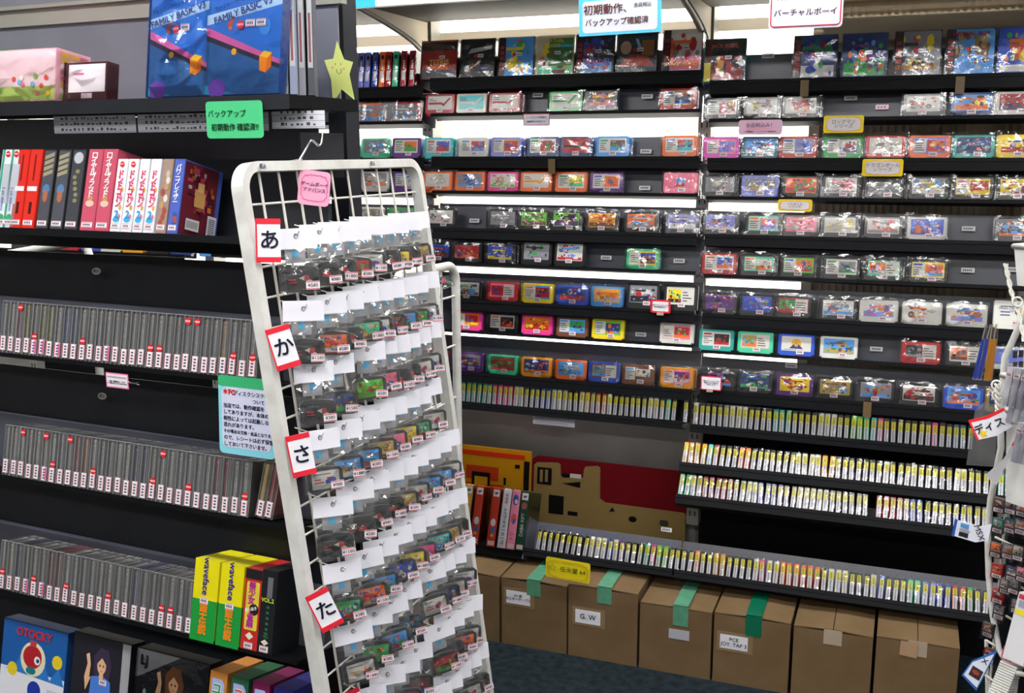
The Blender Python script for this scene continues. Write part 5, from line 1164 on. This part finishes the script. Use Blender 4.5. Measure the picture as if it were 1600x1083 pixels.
zhi = loc_(1600, 380).z
for j in range(3, 8): part('vertical_wire', MB().tube([(.02+j*.055, .008, zhi), (.02+j*.055, .008, ztop-.03)], .0022, 6).mesh('vertical_wire', M['wire']), t)
for j in range(int((zhi-ztop)/.06)+1): part('cross_wire', MB().tube([(.17, .006, zhi-.01-j*.06), (.45, .006, zhi-.01-j*.06)], .002, 6).mesh('cross_wire', M['wire']), t)
part('back_sheet', bx('back_sheet', (.004, .03, .05), (.5, .033, loc_(1570, 770).z), M['edge']), t)
# two baskets
def basket(label, px, py, wd, hh, dp):
    q = rr_at(px, py, .10); t = thing('plastic_basket', label, 'basket', q, (0, 0, RR+.15)); b = MB(); T = 1.0; Bt = .86
    V = [(-wd/2*Bt, dp*.05, 0), (wd/2*Bt, dp*.05, 0), (wd/2*Bt, dp, 0), (-wd/2*Bt, dp, 0), (-wd/2, 0, hh), (wd/2, 0, hh), (wd/2, dp, hh), (-wd/2, dp, hh)]
    b.idx(V, [(0, 3, 2, 1), (0, 1, 5, 4), (1, 2, 6, 5), (2, 3, 7, 6), (3, 0, 4, 7)]); part('basket_body', b.mesh('basket_body', M['white']), t)
    part('rim', MB().tube([(-wd/2, 0, hh), (wd/2, 0, hh), (wd/2, dp, hh), (-wd/2, dp, hh)], .004, 8, closed=True).mesh('rim', M['white']), t)
    b = MB()
    for i in range(8):
        for k in range(5): b.box((-wd/2*(Bt+.14*k/5)-.0022-.001*k*0, .02+i*.012, .02+k*.016), (-wd/2*(Bt+.14*k/5)+.0005, .026+i*.012, .030+k*.016))
    q = part('side_slot', b.mesh('side_slot', M['dark']), t); q['kind'] = 'stuff'; return t
b1_ = basket('white plastic basket with rounded corner, lower one, holding packs', 1612, 800, .11, .135, .11)
b2_ = basket('white plastic basket, upper one, holding clear cases', 1612, 664, .11, .06, .11)
b3_ = basket('white ribbed plastic basket at the right picture edge, topmost', 1628, 452, .10, .055, .10)
for i, (px, py) in enumerate(((1588, 700), (1597, 702), (1606, 704), (1580, 640), (1590, 640), (1600, 642), (1572, 612), (1584, 615), (1596, 618))):
    q = rr_at(px, py, .16 if i < 3 else .14); t = thing('small_pack', f"clear small pack standing in the white baskets, {ordw(i+1)} in order from the front", 'pack', q, (-.15, 0, RR+.1), 'clear packs in the baskets')
    part('pack_body', MB().box((-.005, 0, -.02), (.005, .03, .035)).mesh('pack_body', M['plastic']), t, color=random.choice(['c8c8d0', 'a8a8b4', '8c8c9c'])); part('price_tag', TAGS['small'], t, (0, -.001, .02)).scale = (.5, 1, .6); part('wrapper', film_mesh('wrapper', .012, .06, -.002, 2, 5, .001, 860+i, M['film']), t, (0, 0, -.02))
# packs on the grid
PK = [(1560, 790, 'D'), (1578, 792, 'X'), (1596, 796, 'X'), (1558, 822, 'T'), (1577, 822, 'U'), (1594, 824, 'X'), (1555, 860, 'O'), (1574, 862, 'X'), (1590, 865, 'E'), (1557, 893, 'R'), (1580, 897, 'N'), (1596, 898, 'Q'),
      (1570, 917, 'X'), (1583, 917, 'X'), (1558, 932, 'R'), (1560, 957, 'X'), (1588, 948, 'X'), (1597, 972, 'O'), (1543, 985, 'D'), (1545, 1025, 'I')]
for i, (px, py, c) in enumerate(PK):
    q = rr_at(px, py, .012); t = thing('small_pack', f"small {cn(c)} game card pack on the right rack, {ordw(i+1)} from the top left", 'pack', q, (-.12, 0, RR+.35), 'small packs on the right rack')
    part('pack_body', MB().prism(rrect(-.0095, -.012, .0095, .012, .0015, 2), 0, .006, bev=.0008).mesh('pack_body', M['plastic']), t, color='26282c' if c != 'R' else 'b82030')
    part('label', art(.015, .013, c, 'F', list('WXOK'), 5000+i), t, (0, -.0006, -.002)); part('price_tag', TAGS['small'], t, (.001, -.001, -.0105)).scale = (.7, 1, .5)
    part('wrapper', film_mesh('wrapper', .021, .030, -.002, 3, 4, .0008, 880+i, M['film']), t, (0, 0, -.016))
q = rr_at(1582, 1034, .06); t = thing('white_box', 'tall white box standing on end in the lower rack, with a red-printed top', 'box', q, (-.2, .06, RR+.35)); part('carton', MB().box((-.016, 0, 0), (.016, .03, .105)).mesh('carton', M['carton']), t, color='c8c8cc')
b = MB(); b.rect(-.014, .072, .014, .080, -.001, hexc('e0d020')); b.rect(-.014, .096, .014, .103, -.001, hexc('c03040')); b.rect(-.012, .084, .012, .094, -.001, hexc('9098a8')); part('printed_panel', b.mesh('printed_panel', M['print']), t)
q = rr_at(1556, 1090, .04); t = thing('card_stack', 'stack of thin grey cases with a reddish top card by the lower rack edge', 'case stack', q, (-.3, 0, RR+.3))
for j in range(14): part('case', bx('case', (-.014, .001*j, .004*j), (.014, .02+.001*j, .004*j+.003), M['white']), t)
part('top_card', art(.026, .022, 'I', 'F', list('RXQW'), 99), t, (0, .010, .058))
# hanging notebooks (blue, yellow)
for k, (px, c) in enumerate(((1533, 'B'), (1540, 'B'), (1547, 'A'), (1553, 'A'))):
    q = rr_at(px+ (3, 3, 1, 1)[k], 530, .09); t = thing('stylus_pack', f"{['blue','blue','yellow','yellow'][k]} long slim stick in a clear sleeve, {['left','right','left','right'][k]} of its pair, at the right rack", 'stylus', q, (-.05, math.radians((6, 6, 1, 1)[k]), RR+.5), 'coloured sticks hanging at the right rack')
    part('stick', MB().prism(rrect(-.0022, -.062, .0022, 0, .001, 2), 0, .004).mesh('stick', M['plastic']), t, color='2c58d8' if c == 'B' else 'f0a818'); part('sleeve', MB().prism([(-.003, -.063), (.003, -.063), (.0032, .0), (.001, .022), (-.001, .022)], -.001, .005).mesh('sleeve', M['film']), t)
# twisted cable and rings
t = thing('twisted_cable', 'white twisted cable with rings hanging down the right rack', 'cable', (0, 0, 0)); b = MB(); P1, P2 = [], []
CP = [rr_at(1571, 412, .1), rr_at(1580, 455, .1), rr_at(1592, 490, .1), rr_at(1602, 540, .1)]
for a_ in range(3):
    for s in range(8):
        f_ = s/8; p = CP[a_].lerp(CP[a_+1], f_); an = (a_*8+s)*1.1; o_ = Vector((math.cos(an), math.sin(an)*.4, math.sin(an)*.3))*.002; P1.append(p+o_); P2.append(p-o_)
b.tube(P1, .0018, 6); b.tube(P2, .0018, 6); part('cable', b.mesh('cable', M['wire']), t)
b = MB(); P1, P2 = [], []; A_, B_ = rr_at(1558, 600, .1), rr_at(1560, 660, .1)
for s in range(22): p = A_.lerp(B_, s/21); an = s*1.0; o_ = Vector((math.cos(an), math.sin(an), 0))*.0028; P1.append(p+o_); P2.append(p-o_)
b.tube(P1, .002, 6); b.tube(P2, .002, 6); part('cable', b.mesh('cable', M['wire']), t)
for px, py in ((1557, 602), (1558, 618), (1590, 472)):
    c_ = rr_at(px, py, .1); part('ring', MB().tube([c_+Vector((.0065*math.cos(i*PI/6), .002*math.sin(i*PI/6), .0065*math.sin(i*PI/6))) for i in range(12)], .0015, 6, closed=True).mesh('ring', M['white']), t)
# rack signs
def cam_face(q, extra=0.0): d = (q-CAM); return math.atan2(-d.x, d.y)+extra
q = rr_at(1549, 664, .13); t = thing('rack_sign', 'white card with red edge, black lettering and a yellow star at the right rack', 'sign', q, (-.1, math.radians(-28), cam_face(q)))
part('card', MB().prism([(-.024, -.014), (.0, -.017), (.024, -.012), (.024, .014), (0, .011), (-.024, .014)], 0, .0008).mesh('card', M['paper']), t, color='ececf4'); part('red_edge', MB().prism([(-.025, .013), (0, .010), (.025, .013), (.025, .017), (0, .0145), (-.025, .017)], -.0005, .001).mesh('red_edge', M['paper']), t, color='e82830'); part('red_side', MB().box((-.026, -.0005, -.015), (-.0235, .001, .016)).mesh('red_side', M['paper']), t, color='e82830')
text('ディスク', .0145, '141428', t, .004, -.001, -.001, bold=.02); part('star_print', MB().prism([((.007 if i % 2 == 0 else .003)*math.sin(i*PI/5)-.015, (.007 if i % 2 == 0 else .003)*math.cos(i*PI/5)-.008) for i in range(10)][::-1], -.0008, 0).mesh('star_print', M['paper']), t, color='f8d020')
q = rr_at(1540, 655, .06); t = thing('plastic_sheet', 'smoky clear plastic flap behind the red-edged card at the right rack', 'sheet', q, (0, 0, cam_face(q, .2))); part('sheet', MB().prism([(-.022, -.075), (.018, -.075), (.018, .02), (-.004, .026), (-.016, .012)], 0, .001).mesh('sheet', M['smoke']), t)
q = rr_at(1516, 832, .12); t = thing('rack_sign', 'white card with a blue edge reading MSX sideways, sticking out of the right rack', 'sign', q, (0, math.radians(6), cam_face(q, -.2)))
part('card', MB().prism([(-.023, -.013), (.010, -.013), (.026, -.004), (.026, .022), (.012, .014), (-.023, .013)], 0, .0008).mesh('card', M['paper']), t, color='e4e6f4'); part('blue_edge', MB().box((-.0245, -.0005, -.014), (-.0205, .001, .014)).mesh('blue_edge', M['paper']), t, color='2858b8')
text('MSX', .0125, '202030', t, .012, .004, -.001, rot=PI/2).rotation_euler = (PI/2, math.radians(60), 0); b = MB(); b.rect(-.015, .004, -.003, .011, -.0009, hexc('5898d0')); b.rect(-.015, -.010, -.002, -.003, -.0009, hexc('28282c')); b.disc(-.008, .0005, .008, .003, -.0009, hexc('a0a4b4'), 12); part('picture', b.mesh('picture', M['print']), t)
q = rr_at(1528, 1040, .10); t = thing('rack_sign', 'white card with a blue border and dark picture at the lower right rack', 'sign', q, (0, math.radians(18), cam_face(q, -.3)))
part('card', MB().prism([(-.014, -.03), (.014, -.04), (.014, .04), (-.010, .002)], 0, .0008).mesh('card', M['paper']), t, color='2c64b0'); part('inner_panel', MB().prism([(-.0115, -.027), (.0125, -.034), (.0125, .032), (-.0085, .0)], -.0006, 0).mesh('inner_panel', M['paper']), t, color='e0e4f0'); text('X', .013, '20243c', t, .006, .013, -.0012); b = MB(); b.rect(-.006, -.022, .011, -.004, -.0008, hexc('3c3038')); b.disc(.002, -.012, .006, .004, -.001, hexc('a84838'), 7); part('picture', b.mesh('picture', M['print']), t)
q = rr_at(1572, 718, .12); t = thing('price_strip', 'twisted pale price strip with a red end hanging at the right rack', 'price tag', q, (0, math.radians(24), cam_face(q)))
part('strip', MB().prism([(-.012, -.036), (.008, -.040), (.003, 0), (.004, .03), (-.004, .03), (-.003, 0)], 0, .0006).mesh('strip', M['paper']), t, color='b8b8bc'); part('red_end', MB().box((-.0042, -.0006, .022), (.0042, .001, .031)).mesh('red_end', M['paper']), t, color='e03040')
print('objects', len(bpy.data.objects), 'tris', sum(len(o.data.polygons) for o in COL.objects if o.type == 'MESH'))
